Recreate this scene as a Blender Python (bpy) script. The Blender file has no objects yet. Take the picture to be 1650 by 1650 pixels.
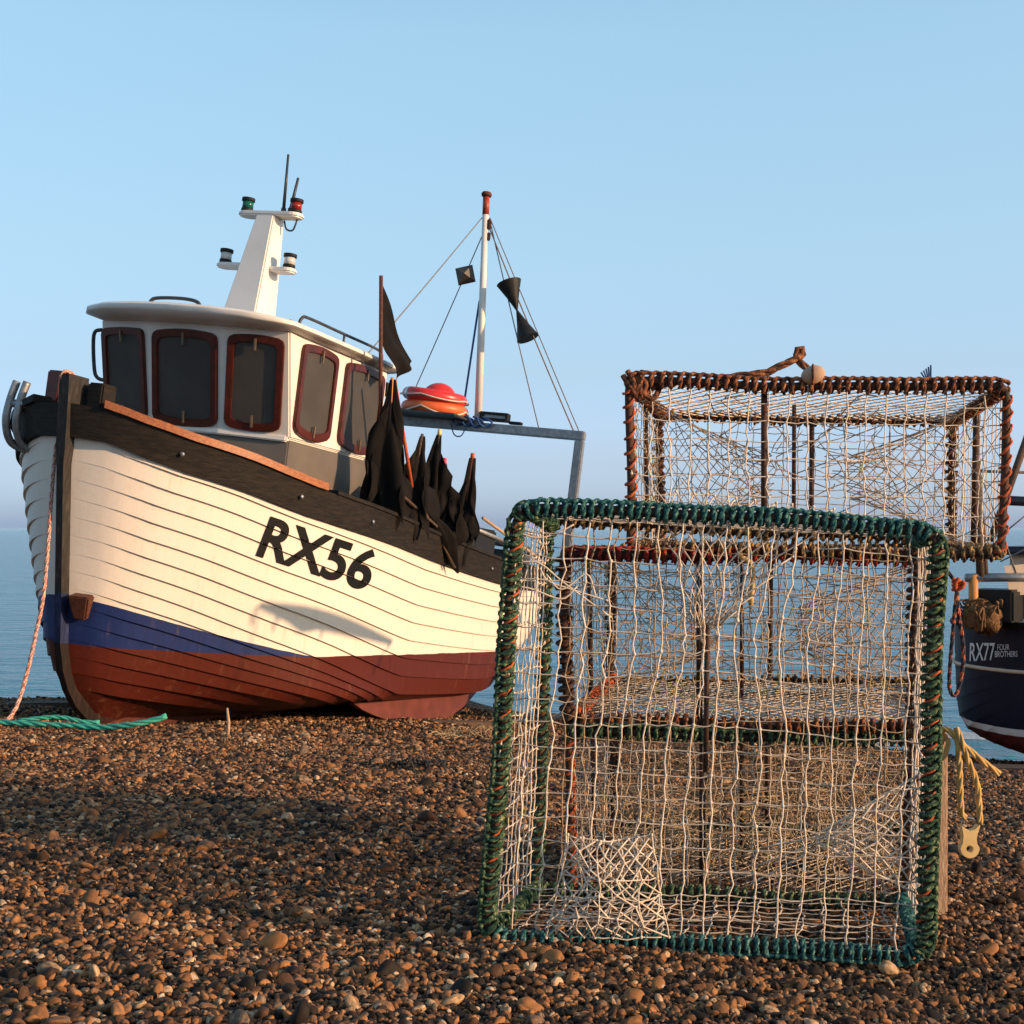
import bpy, bmesh, math, random
import numpy as np
from mathutils import Vector, Matrix
from mathutils.bvhtree import BVHTree
random.seed(7); rng = np.random.default_rng(11)
PI = math.pi
scene = bpy.context.scene
C = scene.collection
EYE = 0.90            # camera height above the datum
F = 2200.0            # focal length in photo pixels (48 mm on 36 mm, 1650 px)
EV = 0.9

def P(u, v, Y):
    """point at distance Y that the photo shows at pixel (u, v)"""
    return Vector(((u-825)/F*Y, Y, EYE-(v-851)/F*Y))
def lerp(a, b, t): return a+(b-a)*t
def smooth(a, b, x):
    t = min(1, max(0, (x-a)/(b-a))); return t*t*(3-2*t)
def interp(tab, x): return float(np.interp(x, [p[0] for p in tab], [p[1] for p in tab]))

# ------------------------------------------------------------------ materials
def nodes(name):
    m = bpy.data.materials.new(name); m.use_nodes = True
    nt = m.node_tree; b = nt.nodes['Principled BSDF']
    return m, nt, b
def N(nt, t, **kw):
    n = nt.nodes.new(t)
    for k, v in kw.items():
        if k in n.inputs: n.inputs[k].default_value = v
        else: setattr(n, k, v)
    return n
def ramp(nt, fac, stops, interp_mode='LINEAR'):
    r = nt.nodes.new('ShaderNodeValToRGB'); r.color_ramp.interpolation = interp_mode
    e = r.color_ramp.elements
    while len(e) < len(stops): e.new(0.5)
    for el, (p, c) in zip(e, stops): el.position = p; el.color = (*c, 1)
    nt.links.new(fac, r.inputs[0]); return r
def mat(name, c1, c2=None, scale=20, rough=.6, metal=0, bump=.0, bscale=None, stretch=(1,1,1), detail=5, spec=.4, lo=.35, hi=.65, c3=None):
    """noise-mottled surface"""
    m, nt, b = nodes(name); L = nt.links.new
    tc = N(nt, 'ShaderNodeTexCoord'); mp = N(nt, 'ShaderNodeMapping'); mp.inputs['Scale'].default_value = stretch
    L(tc.outputs['Object'], mp.inputs[0])
    n = N(nt, 'ShaderNodeTexNoise', Scale=scale, Detail=detail, Roughness=.62); L(mp.outputs[0], n.inputs['Vector'])
    if c2 is None: c2 = tuple(x*.75 for x in c1)
    st = [(lo, c1), (hi, c2)]
    if c3: st.append((min(1, hi+.15), c3))
    r = ramp(nt, n.outputs['Fac'], st); L(r.outputs[0], b.inputs['Base Color'])
    b.inputs['Roughness'].default_value = rough; b.inputs['Metallic'].default_value = metal
    b.inputs['Specular IOR Level'].default_value = spec
    if bump:
        n2 = N(nt, 'ShaderNodeTexNoise', Scale=bscale or scale*3, Detail=4); L(mp.outputs[0], n2.inputs['Vector'])
        bp = N(nt, 'ShaderNodeBump', Strength=bump, Distance=.01); L(n2.outputs['Fac'], bp.inputs['Height']); L(bp.outputs[0], b.inputs['Normal'])
    return m

M = {}
M['black_wood'] = mat('tarred_wood', (.008,.007,.006), (.026,.019,.014), 9, .7, bump=.35, stretch=(1,1,6), lo=.40, hi=.72, c3=(.085,.055,.035), spec=.2)
M['cap_wood'] = mat('varnished_cap_rail', (.36,.13,.045), (.20,.065,.025), 12, .42, bump=.15, stretch=(1,6,6))
M['mahogany'] = mat('mahogany_frame', (.085,.014,.007), (.045,.008,.004), 14, .35, spec=.35)
M['pane'] = mat('dark_window_panel', (.048,.044,.040), (.060,.055,.050), 3, .5, spec=.15)
M['white'] = mat('white_gloss_paint', (.68,.65,.605), (.62,.585,.53), 4, .38, bump=.04, bscale=30, lo=.4, hi=.75)
M['coaming'] = mat('dark_grey_cabin_paint', (.135,.115,.095), (.11,.095,.08), 5, .4)
M['steel'] = mat('galvanised_steel', (.30,.31,.32), (.19,.20,.21), 22, .45, .55)
M['dark_steel'] = mat('dark_grey_steel', (.06,.065,.07), (.035,.037,.04), 18, .45, .3)
M['rust'] = mat('rusty_iron', (.12,.035,.016), (.05,.018,.010), 40, .8, bump=.3)
M['black_plastic'] = mat('black_plastic', (.010,.010,.010), (.016,.016,.016), 10, .55, spec=.2)
M['black_cloth'] = mat('black_flag_cloth', (.0045,.004,.0038), (.010,.008,.007), 8, .9, bump=.3, bscale=220, spec=.15)
M['red_lens'] = mat('red_lens', (.26,.02,.012), None, 5, .2)
M['green_lens'] = mat('green_lens', (.006,.10,.075), None, 5, .2)
M['clear_lens'] = mat('clear_lens', (.6,.6,.58), None, 5, .15)
M['red_paint'] = mat('red_mast_paint', (.34,.05,.022), (.2,.03,.015), 20, .45)
M['buoy_red'] = mat('red_buoy_vinyl', (.62,.030,.022), (.52,.022,.018), 6, .35, spec=.5)
M['buoy_orange'] = mat('orange_lifebuoy', (.68,.13,.03), (.56,.09,.025), 6, .45)
M['silver'] = mat('reflective_tape', (.55,.57,.6), None, 6, .3, .5)
M['white_rope'] = mat('white_rope', (.62,.54,.44), (.42,.36,.29), 60, .85)
M['bow_rope'] = mat('speckled_bow_rope', (.55,.42,.34), (.35,.09,.05), 95, .85, lo=.45, hi=.55)
M['blue_rope'] = mat('blue_rope', (.03,.10,.28), (.02,.05,.14), 50, .8)
M['line'] = mat('grey_rigging_line', (.20,.20,.20), (.13,.13,.13), 30, .7)
M['brown_line'] = mat('brown_rigging_line', (.28,.20,.13), (.18,.12,.08), 30, .7)
M['green_rope_ground'] = mat('mint_green_rope', (.06,.42,.30), (.04,.30,.22), 60, .75)
M['twine'] = mat('pale_net_twine', (.70,.61,.50), (.50,.41,.32), 35, .85)
M['twine_thin'] = mat('grey_net_twine', (.54,.47,.39), (.36,.30,.24), 35, .85)
M['twine_brown'] = mat('brown_net_twine', (.42,.32,.21), (.26,.18,.11), 25, .9, c3=(.54,.44,.32))
M['weed'] = mat('dry_weed_strands', (.42,.31,.18), (.26,.19,.10), 20, .9, c3=(.12,.13,.05))
M['teal_wrap'] = mat('teal_rope', (.007,.040,.045), (.024,.120,.120), 95, .8, lo=.38, hi=.54, c3=(.22,.36,.28), spec=.2, bump=.5, bscale=330)
M['green_wrap'] = mat('dark_green_rope', (.010,.030,.020), (.040,.092,.050), 95, .8, lo=.38, hi=.54, c3=(.33,.34,.17), spec=.2, bump=.5, bscale=330)
M['orange_strand'] = mat('orange_strand', (.50,.10,.025), (.30,.05,.015), 30, .8)
M['rusty_wrap'] = mat('rust_brown_rope', (.050,.020,.012), (.27,.085,.03), 70, .85, lo=.42, hi=.58, c3=(.48,.25,.10), bump=.5, bscale=330)
M['red_wrap'] = mat('red_rope', (.10,.010,.008), (.34,.022,.014), 60, .85, lo=.40, hi=.58, c3=(.45,.08,.04), bump=.5, bscale=330)
M['ochre_wrap'] = mat('ochre_black_rope', (.36,.21,.07), (.025,.018,.012), 60, .85, lo=.42, hi=.55, bump=.5, bscale=330)
M['bar'] = mat('trap_bar', (.030,.018,.012), (.085,.030,.014), 30, .8, bump=.3)
M['wood_post'] = mat('weathered_wood_post', (.50,.34,.22), (.30,.19,.12), 18, .8, bump=.3, stretch=(5,5,1))
M['yellow_rope'] = mat('yellow_rope', (.55,.36,.12), (.42,.25,.08), 60, .8)
M['ivory'] = mat('ivory_plastic', (.72,.52,.24), (.62,.42,.18), 14, .4)
M['stone_float'] = mat('worn_beige_float', (.46,.33,.23), (.34,.22,.15), 16, .8)
M['navy_rope'] = mat('navy_orange_rope', (.018,.020,.035), (.36,.10,.04), 60, .85, lo=.52, hi=.57)
M['timber'] = mat('old_timber', (.11,.065,.04), (.05,.032,.022), 9, .85, bump=.5, stretch=(1,6,6))
M['cream'] = mat('cream_paint', (.60,.47,.34), (.50,.38,.27), 8, .6)
M['clip'] = mat('dull_brass_clip', (.20,.15,.10), (.12,.09,.06), 30, .5, .3)
M['orange_paint'] = mat('ochre_orange_paint', (.55,.24,.05), (.40,.16,.04), 14, .6)
M['navy_paint'] = mat('navy_paint', (.012,.018,.045), (.018,.026,.06), 6, .4)
M['net_heap'] = mat('brown_net_heap', (.24,.12,.045), (.09,.05,.025), 30, .95, bump=.8, bscale=60)
M['letters'] = mat('black_letter_paint', (.005,.005,.006), (.008,.008,.008), 20, .65, spec=.12)
M['white_letters'] = mat('white_letter_paint', (.75,.75,.75), None, 20, .5)
M['deck'] = mat('grey_deck', (.16,.15,.14), (.11,.105,.10), 12, .7)
M['seaweed'] = mat('black_seaweed', (.012,.010,.008), (.03,.022,.012), 30, .7)

def hull_material(name, white, blue, red, mode):
    m, nt, b = nodes(name); L = nt.links.new
    tc = N(nt, 'ShaderNodeTexCoord'); sx = N(nt, 'ShaderNodeSeparateXYZ'); L(tc.outputs['Object'], sx.inputs[0])
    def mth(op, a, b_=None, clamp=False):
        n = nt.nodes.new('ShaderNodeMath'); n.operation = op; n.use_clamp = clamp
        for i, x in enumerate((a, b_)):
            if x is None: continue
            if isinstance(x, (int, float)): n.inputs[i].default_value = x
            else: L(x, n.inputs[i])
        return n.outputs[0]
    def mixc(f, a, c):
        n = nt.nodes.new('ShaderNodeMix'); n.data_type = 'RGBA'; L(f, n.inputs[0])
        for i, x in ((6, a), (7, c)):
            if isinstance(x, tuple): n.inputs[i].default_value = (*x, 1)
            else: L(x, n.inputs[i])
        return n.outputs[2]
    n1 = N(nt, 'ShaderNodeTexNoise', Scale=3.0, Detail=6, Roughness=.65); L(tc.outputs['Object'], n1.inputs['Vector'])
    # vertical runs and scuffs
    mp = N(nt, 'ShaderNodeMapping'); mp.inputs['Scale'].default_value = (9, 9, .8); L(tc.outputs['Object'], mp.inputs[0])
    n2 = N(nt, 'ShaderNodeTexNoise', Scale=2.2, Detail=5, Roughness=.7); L(mp.outputs[0], n2.inputs['Vector'])
    n3 = N(nt, 'ShaderNodeTexNoise', Scale=38, Detail=3); L(tc.outputs['Object'], n3.inputs['Vector'])
    wj = mth('MULTIPLY', mth('SUBTRACT', n1.outputs['Fac'], .5), .02)
    z = mth('ADD', sx.outputs['Z'], wj)
    x = mth('MULTIPLY', sx.outputs['X'], -1.0)
    x1 = mth('ADD', x, .1)
    wcol = ramp(nt, n2.outputs['Fac'], [(.30, white), (.62, tuple(c*.95 for c in white)), (.80, (white[0]*.84, white[1]*.76, white[2]*.64))]).outputs[0]
    rcol = ramp(nt, n2.outputs['Fac'], [(.25, red), (.55, tuple(c*.78 for c in red)), (.78, (red[0]*1.2, red[1]*1.5+.006, red[2]*1.6+.005))]).outputs[0]
    bcol = ramp(nt, n2.outputs['Fac'], [(.3, blue), (.6, tuple(c*.75 for c in blue)), (.8, (blue[0]*1.8+.02, blue[1]*1.7+.01, blue[2]*1.25))]).outputs[0]
    if mode == 'main':
        zr = mth('MULTIPLY', mth('MINIMUM', mth('MULTIPLY', x1, .5), 1.0), .055)
        zb = mth('ADD', mth('ADD', mth('MULTIPLY', x1, -.27), mth('MULTIPLY', mth('MULTIPLY', x1, x1), .05)), .355)
        inb = mth('MULTIPLY', mth('LESS_THAN', z, zb), mth('LESS_THAN', x1, 1.75))
        col = mixc(inb, wcol, bcol)
        col = mixc(mth('LESS_THAN', z, zr), col, rcol)
    else:
        col = mixc(mth('LESS_THAN', z, .06), bcol, wcol)
        col = mixc(mth('LESS_THAN', z, -.005), col, rcol)
    mpr = N(nt, 'ShaderNodeMapping'); mpr.inputs['Scale'].default_value = (5, 5, .35); L(tc.outputs['Object'], mpr.inputs[0])
    n4 = N(nt, 'ShaderNodeTexNoise', Scale=2.6, Detail=4, Roughness=.6); L(mpr.outputs[0], n4.inputs['Vector'])
    rs = ramp(nt, n4.outputs['Fac'], [(.60, (0,0,0)), (.74, (1,1,1))]).outputs[0]
    col = mixc(mth('MULTIPLY', mth('MULTIPLY', rs, n1.outputs['Fac']), .34), col, (.42,.25,.12) if mode == 'main' else (.05,.04,.035))
    # scuffs
    sc = ramp(nt, n3.outputs['Fac'], [(.62, (0,0,0)), (.72, (1,1,1))]).outputs[0]
    sc2 = mth('MULTIPLY', sc, .10)
    col = mixc(sc2, col, (.10,.07,.05))
    L(col, b.inputs['Base Color']); b.inputs['Roughness'].default_value = .5; b.inputs['Specular IOR Level'].default_value = .18
    bp = N(nt, 'ShaderNodeBump', Strength=.10, Distance=.012); L(n2.outputs['Fac'], bp.inputs['Height']); L(bp.outputs[0], b.inputs['Normal'])
    return m
M['hull'] = hull_material('painted_hull_planks', (.67,.605,.525), (.012,.027,.118), (.090,.016,.009), 'main')
M['hull2'] = hull_material('navy_hull_planks', (.72,.70,.66), (.010,.013,.030), (.12,.018,.016), 'second')

# ------------------------------------------------------------------ mesh builder
class MB:
    def __init__(s): s.v = []; s.f = []
    def add(s, vs, fs):
        o = len(s.v); s.v.extend([tuple(p) for p in vs]); s.f.extend([tuple(i+o for i in f) for f in fs]); return s
    def tube(s, path, r, n=6, closed=False, caps=True):
        path = [Vector(p) for p in path]; k = len(path)
        if k < 2: return s
        rs = r if isinstance(r, (list, tuple)) else [r]*k
        tang = []
        for i in range(k):
            a = path[(i-1) % k] if (closed or i > 0) else path[i]
            b = path[(i+1) % k] if (closed or i < k-1) else path[i]
            d = b-a; tang.append(d.normalized() if d.length > 1e-9 else Vector((0,0,1)))
        t = tang[0]; ref = Vector((0,0,1)) if abs(t.z) < .9 else Vector((1,0,0))
        nrm = t.cross(ref).normalized(); vs = []; o = len(s.v)
        for i in range(k):
            t = tang[i]; nrm = nrm-t*nrm.dot(t)
            nrm = nrm.normalized() if nrm.length > 1e-6 else t.orthogonal().normalized()
            b = t.cross(nrm)
            for j in range(n):
                a = 2*PI*j/n; q = path[i]+(nrm*math.cos(a)+b*math.sin(a))*rs[i]; s.v.append((q.x,q.y,q.z))
        for i in range(k if closed else k-1):
            i2 = (i+1) % k
            for j in range(n):
                j2 = (j+1) % n; s.f.append((o+i*n+j, o+i*n+j2, o+i2*n+j2, o+i2*n+j))
        if caps and not closed:
            s.f.append(tuple(o+j for j in range(n-1,-1,-1))); s.f.append(tuple(o+(k-1)*n+j for j in range(n)))
        return s
    def grid(s, rows, close_u=False, close_v=False):
        nr = len(rows); nc = len(rows[0]); o = len(s.v)
        for r in rows: s.v.extend([tuple(p) for p in r])
        for i in range(nr if close_v else nr-1):
            for j in range(nc if close_u else nc-1):
                i2 = (i+1) % nr; j2 = (j+1) % nc
                s.f.append((o+i*nc+j, o+i*nc+j2, o+i2*nc+j2, o+i2*nc+j))
        return s
    def poly(s, pts):
        o = len(s.v); s.v.extend([tuple(p) for p in pts]); s.f.append(tuple(range(o, o+len(pts)))); return s
    def hexa(s, b, t):
        """box from four bottom and four top corners (same order)"""
        return s.add(list(b)+list(t), [(3,2,1,0),(4,5,6,7),(0,1,5,4),(1,2,6,5),(2,3,7,6),(3,0,4,7)])
    def box(s, c, sz, ax=None):
        c = Vector(c); X, Y, Z = ax or (Vector((1,0,0)),Vector((0,1,0)),Vector((0,0,1)))
        h = [d/2 for d in sz]
        def q(i,j,k): return c+X*h[0]*i+Y*h[1]*j+Z*h[2]*k
        return s.hexa([q(-1,-1,-1),q(1,-1,-1),q(1,1,-1),q(-1,1,-1)],[q(-1,-1,1),q(1,-1,1),q(1,1,1),q(-1,1,1)])
    def prism(s, loop, d):
        """closed outline extruded along d"""
        d = Vector(d); n = len(loop); lo = [Vector(p) for p in loop]; hi = [p+d for p in lo]
        return s.add(lo+hi, [tuple(range(n-1,-1,-1)), tuple(range(n,2*n))]+[(i,(i+1)%n,n+(i+1)%n,n+i) for i in range(n)])
    def ring(s, outer, inner, d):
        d = Vector(d); n = len(outer)
        V_ = [Vector(p) for p in outer]+[Vector(p) for p in inner]; V_ += [p+d for p in V_]; fs = []
        for i in range(n):
            j = (i+1) % n
            fs += [(i,n+i,n+j,j),(2*n+i,2*n+j,3*n+j,3*n+i),(i,j,2*n+j,2*n+i),(n+j,n+i,3*n+i,3*n+j)]
        return s.add(V_, fs)
    def ball(s, c, r, seg=10, rings=6, sc=(1,1,1), ax=None):
        c = Vector(c); X, Y, Z = ax or (Vector((1,0,0)),Vector((0,1,0)),Vector((0,0,1)))
        rows = []
        for i in range(rings+1):
            th = PI*i/rings
            rows.append([c+X*(r*sc[0]*math.sin(th)*math.cos(2*PI*j/seg))+Y*(r*sc[1]*math.sin(th)*math.sin(2*PI*j/seg))+Z*(r*sc[2]*math.cos(th)) for j in range(seg)])
        return s.grid(rows, close_u=True)
    def lathe(s, base, axis, prof, seg=14):
        """prof: list of (radius, height)"""
        base = Vector(base); ax = Vector(axis).normalized(); e = ax.orthogonal().normalized(); f = ax.cross(e)
        rows = [[base+ax*h+(e*math.cos(2*PI*j/seg)+f*math.sin(2*PI*j/seg))*max(r,1e-4) for j in range(seg)] for r, h in prof]
        return s.grid(rows, close_u=True)
    def build(s, name, m, parent=None, smooth_=True, offset=None, bevel=0, clean=False):
        me = bpy.data.meshes.new(name)
        vs = s.v
        if offset is not None: vs = [(a-offset[0], b-offset[1], c-offset[2]) for a, b, c in vs]
        me.from_pydata(vs, [], s.f)
        if clean or bevel:
            bm = bmesh.new(); bm.from_mesh(me)
            bmesh.ops.remove_doubles(bm, verts=bm.verts, dist=1e-5); bmesh.ops.recalc_face_normals(bm, faces=bm.faces)
            if bevel:
                es = [e for e in bm.edges if len(e.link_faces) == 2 and e.calc_face_angle(0) > .6]
                bmesh.ops.bevel(bm, geom=es, offset=bevel, segments=2, affect='EDGES', clamp_overlap=True)
            bm.to_mesh(me); bm.free()
        if smooth_: me.polygons.foreach_set('use_smooth', [True]*len(me.polygons))
        me.materials.append(m); me.update()
        o = bpy.data.objects.new(name, me); C.objects.link(o)
        if parent: o.parent = parent
        return o
def tag(o, label, cat, group=None):
    o['label'] = label; o['category'] = cat
    if group: o['group'] = group
    return o
def thing(name, label, cat, loc, group=None, mw=None):
    o = bpy.data.objects.new(name, None); o.empty_display_size = .1; C.objects.link(o)
    if mw is not None: o.matrix_world = mw
    else: o.location = loc
    return tag(o, label, cat, group)
def spline(pts, k=8):
    """Catmull-Rom through points"""
    p = [Vector(q) for q in pts]; p = [p[0]*2-p[1]]+p+[p[-1]*2-p[-2]]; out = []
    for i in range(1, len(p)-2):
        for j in range(k):
            t = j/k; a, b, c, d = p[i-1], p[i], p[i+1], p[i+2]
            out.append(.5*((2*b)+(c-a)*t+(2*a-5*b+4*c-d)*t*t+(3*b-a-3*c+d)*t**3))
    out.append(p[-2]); return out
def resample(path, ds):
    path = [Vector(p) for p in path]; L = [0]
    for a, b in zip(path, path[1:]): L.append(L[-1]+(b-a).length)
    n = max(2, int(L[-1]/ds)+1); out = []; k = 0
    for i in range(n):
        s = L[-1]*i/(n-1)
        while k < len(path)-2 and L[k+1] < s: k += 1
        t = (s-L[k])/max(1e-9, L[k+1]-L[k]); out.append(path[k].lerp(path[k+1], min(1,t)))
    return out

# ------------------------------------------------------------------ ground
def keel_line(): return KEEL
def zg(X, Y):
    """height of the shingle (numpy friendly)"""
    X = np.asarray(X, float); Y = np.asarray(Y, float)
    Xc = np.clip(X, -7, 8)
    z = -.541-.051*Xc-.103*np.minimum(Y, 60)
    z = np.where(Y < 1.5, z+.04*(1.5-Y), z)
    z = z+.011*np.sin(X*1.7+.6*Y)*np.cos(Y*1.25-.4*X)+.009*np.sin(3.1*X-2.3*Y+1)+.007*np.sin(6.3*X+5.1*Y)
    z = z-.16*np.clip((X-2.2)/2.4,0,1)*np.clip((Y-7.5)/4,0,1)
    # crest: beyond it the beach falls to the water
    Yc = np.interp(X, [-30,-8,-5,-3,0,2,5,9,30], [15,13.2,12.9,14.8,16.8,16.5,13.6,13.8,16])
    e = np.maximum(0, Y-Yc)
    z = z-.17*e*e/(e+1.2)
    # shingle banked up along the keel
    z = z+EYE
    for (kx, ky, kz) in KEEL_PTS:
        d2 = (X-kx)**2+(Y-ky)**2
        w = np.exp(-d2/(.55**2))
        z = z+(kz-z)*np.clip(w, 0, 1)*.85
    return z
KEEL_PTS = []

# boat frame: x forward, y to port, z up, origin on the stem at the paint line
al, pt, ro = math.radians(20), math.radians(4.2), math.radians(6)
A_ = Vector((math.sin(al)*math.cos(pt), math.cos(al)*math.cos(pt), -math.sin(pt)))
T0 = Vector((math.cos(al), -math.sin(al), 0)); U0 = A_.cross(T0)
if U0.z < 0: U0 = -U0
T_ = T0*math.cos(ro)-U0*math.sin(ro); U_ = U0*math.cos(ro)+T0*math.sin(ro)
O_ = P(100, 1037, 9.6)
BM = Matrix(((-A_.x, T_.x, U_.x, O_.x), (-A_.y, T_.y, U_.y, O_.y), (-A_.z, T_.z, U_.z, O_.z), (0,0,0,1)))
def W(s, y, z): return O_+A_*s+T_*y+U_*z
def b(s, y, z): return Vector((-s, y, z))
for s_ in (.7,1.3,1.9,2.6,3.3,4.0,4.8,5.6,6.4,7.2):
    p_ = W(s_, 0, -.66); KEEL_PTS.append((p_.x, p_.y, p_.z))

def structure(o, kind='structure'): o['kind'] = kind; return o

# shingle sheet
def build_ground():
    ys = np.concatenate([np.linspace(-14, 0, 12)[:-1], np.linspace(0, 9, 110)[:-1], np.linspace(9, 20, 90)[:-1], np.linspace(20, 45, 26)])
    xs = np.concatenate([np.linspace(-60, -12, 14)[:-1], np.linspace(-12, -6, 22)[:-1], np.linspace(-6, 7, 150)[:-1], np.linspace(7, 14, 22)[:-1], np.linspace(14, 60, 14)])
    X, Y = np.meshgrid(xs, ys); Z = zg(X, Y)
    mb = MB(); rows = [[(X[i,j], Y[i,j], Z[i,j]) for j in range(len(xs))] for i in range(len(ys))]
    mb.grid(rows)
    m, nt, bs = nodes('shingle_bed'); L = nt.links.new
    tc = N(nt, 'ShaderNodeTexCoord')
    vo = N(nt, 'ShaderNodeTexVoronoi', Scale=34); vo.inputs['Randomness'].default_value = 1; L(tc.outputs['Object'], vo.inputs['Vector'])
    sp = N(nt, 'ShaderNodeSeparateColor'); L(vo.outputs['Color'], sp.inputs[0])
    r = ramp(nt, sp.outputs[0], [(p, tuple(x*.85 for x in c)) for p, c in PEB]); L(r.outputs[0], bs.inputs['Base Color'])
    bs.inputs['Roughness'].default_value = .8
    iv = N(nt, 'ShaderNodeMath', operation='SUBTRACT'); iv.inputs[0].default_value = 1; L(vo.outputs['Distance'], iv.inputs[1])
    bp = N(nt, 'ShaderNodeBump', Strength=1.0, Distance=.02); L(iv.outputs[0], bp.inputs['Height']); L(bp.outputs[0], bs.inputs['Normal'])
    return structure(mb.build('shingle_beach', m))
PEB = [(.0,(.008,.007,.006)),(.24,(.026,.017,.012)),(.42,(.080,.040,.020)),(.58,(.17,.078,.032)),(.75,(.34,.15,.052)),(.86,(.085,.066,.053)),(.95,(.42,.26,.13)),(1.0,(.50,.39,.28))]
build_ground()

# pebbles: one object, instanced on points
def build_pebbles():
    pts = []; scl = []; rot = []; col = []; var = []
    def scatter(n, y0, y1, smin, smax, lift, power=1.0, half=.56, x_add=.9):
        Y = (rng.random(n)*(y1**(power+1)-y0**(power+1))+y0**(power+1))**(1/(power+1))
        X = (rng.random(n)*2-1)*(half*Y+x_add)
        k = rng.random(n)**2.2; s = smin+(smax-smin)*k
        Z = zg(X, Y)+lift*s*(.15+.75*rng.random(n))
        pts.append(np.stack([X,Y,Z],1))
        sc = np.stack([s*(1+.45*rng.random(n)), s*(.72+.3*rng.random(n)), s*(.42+.28*rng.random(n))],1); scl.append(sc)
        rt = np.stack([rng.normal(0,.55,n), rng.normal(0,.55,n), rng.random(n)*2*PI],1); rot.append(rt)
        c = rng.random(n); patch = .5+.5*np.sin(X*2.1+1.3*np.sin(Y*1.7))*np.cos(Y*1.3+X)
        col.append(np.clip(c*.97+.06*(patch-.5), 0, 1)); var.append(rng.integers(0,6,n))
    scatter(135000, 1.6, 4.2, .0040, .0098, .9)
    scatter(4800, 1.6, 4.2, .009, .0155, .8)
    scatter(360, 1.6, 4.5, .017, .027, .6)
    scatter(215000, 4.0, 9.0, .0066, .0140, .9, .7)
    scatter(1700, 4.0, 9.5, .018, .032, .6)
    scatter(84000, 8.6, 15.5, .012, .022, .9, .5)
    p = np.concatenate(pts); sc = np.concatenate(scl); rt = np.concatenate(rot); cl = np.concatenate(col); vr = np.concatenate(var)
    me = bpy.data.meshes.new('pebble_spread'); me.vertices.add(len(p)); me.vertices.foreach_set('co', p.ravel())
    for nm, ty, ar in (('scl','FLOAT_VECTOR',sc),('rot','FLOAT_VECTOR',rt)):
        a = me.attributes.new(nm, ty, 'POINT'); a.data.foreach_set('vector', ar.ravel())
    a = me.attributes.new('tone', 'FLOAT', 'POINT'); a.data.foreach_set('value', cl)
    a = me.attributes.new('kindno', 'INT', 'POINT'); a.data.foreach_set('value', vr.astype(np.int32))
    me.update(); o = bpy.data.objects.new('pebbles', me); C.objects.link(o); structure(o, 'stuff')
    m, nt, bs = nodes('pebble_stone'); L = nt.links.new
    at = N(nt, 'ShaderNodeAttribute', attribute_type='INSTANCER', attribute_name='tone')
    tc = N(nt, 'ShaderNodeTexCoord'); nz = N(nt, 'ShaderNodeTexNoise', Scale=1.6, Detail=5, Roughness=.65)
    ad = N(nt, 'ShaderNodeVectorMath', operation='ADD'); L(tc.outputs['Object'], ad.inputs[0])
    mu = N(nt, 'ShaderNodeVectorMath', operation='SCALE'); mu.inputs[0].default_value = (31,17,53); L(at.outputs['Fac'], mu.inputs['Scale']); L(mu.outputs[0], ad.inputs[1])
    L(ad.outputs[0], nz.inputs['Vector'])
    m1 = N(nt, 'ShaderNodeMath', operation='MULTIPLY_ADD'); L(nz.outputs['Fac'], m1.inputs[0]); m1.inputs[1].default_value = .34; m1.inputs[2].default_value = -.17
    m2 = N(nt, 'ShaderNodeMath', operation='ADD', use_clamp=True); L(m1.outputs[0], m2.inputs[0]); L(at.outputs['Fac'], m2.inputs[1])
    r = ramp(nt, m2.outputs[0], PEB); L(r.outputs[0], bs.inputs['Base Color'])
    bs.inputs['Roughness'].default_value = .75; bs.inputs['Specular IOR Level'].default_value = .2
    g = bpy.data.node_groups.new('pebble_scatter', 'GeometryNodeTree')
    g.interface.new_socket('Geometry', in_out='INPUT', socket_type='NodeSocketGeometry'); g.interface.new_socket('Geometry', in_out='OUTPUT', socket_type='NodeSocketGeometry')
    gi = g.nodes.new('NodeGroupInput'); go = g.nodes.new('NodeGroupOutput'); K = g.links.new
    iop = g.nodes.new('GeometryNodeInstanceOnPoints'); iop.inputs['Pick Instance'].default_value = True
    g2i = g.nodes.new('GeometryNodeGeometryToInstance')
    for k in range(6):
        ic = g.nodes.new('GeometryNodeMeshIcoSphere'); ic.inputs['Subdivisions'].default_value = 3
        pos = g.nodes.new('GeometryNodeInputPosition'); nz2 = g.nodes.new('ShaderNodeTexNoise'); nz2.noise_dimensions = '4D'
        nz2.inputs['W'].default_value = k*7.3; nz2.inputs['Scale'].default_value = .62; nz2.inputs['Detail'].default_value = 2.2
        K(pos.outputs[0], nz2.inputs['Vector'])
        ma = g.nodes.new('ShaderNodeMath'); ma.operation = 'MULTIPLY_ADD'; ma.inputs[1].default_value = 1.5; ma.inputs[2].default_value = .25; K(nz2.outputs[0], ma.inputs[0])
        vs = g.nodes.new('ShaderNodeVectorMath'); vs.operation = 'SCALE'; K(pos.outputs[0], vs.inputs[0]); K(ma.outputs[0], vs.inputs['Scale'])
        sp = g.nodes.new('GeometryNodeSetPosition'); K(ic.outputs[0], sp.inputs['Geometry']); K(vs.outputs[0], sp.inputs['Position'])
        ss = g.nodes.new('GeometryNodeSetShadeSmooth'); K(sp.outputs[0], ss.inputs[0])
        sm = g.nodes.new('GeometryNodeSetMaterial'); sm.inputs['Material'].default_value = m; K(ss.outputs[0], sm.inputs[0])
        K(sm.outputs[0], g2i.inputs[0])
    def named(nm, ty):
        n = g.nodes.new('GeometryNodeInputNamedAttribute'); n.data_type = ty; n.inputs['Name'].default_value = nm; return n.outputs[0]
    K(gi.outputs[0], iop.inputs['Points']); K(g2i.outputs[0], iop.inputs['Instance'])
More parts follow.
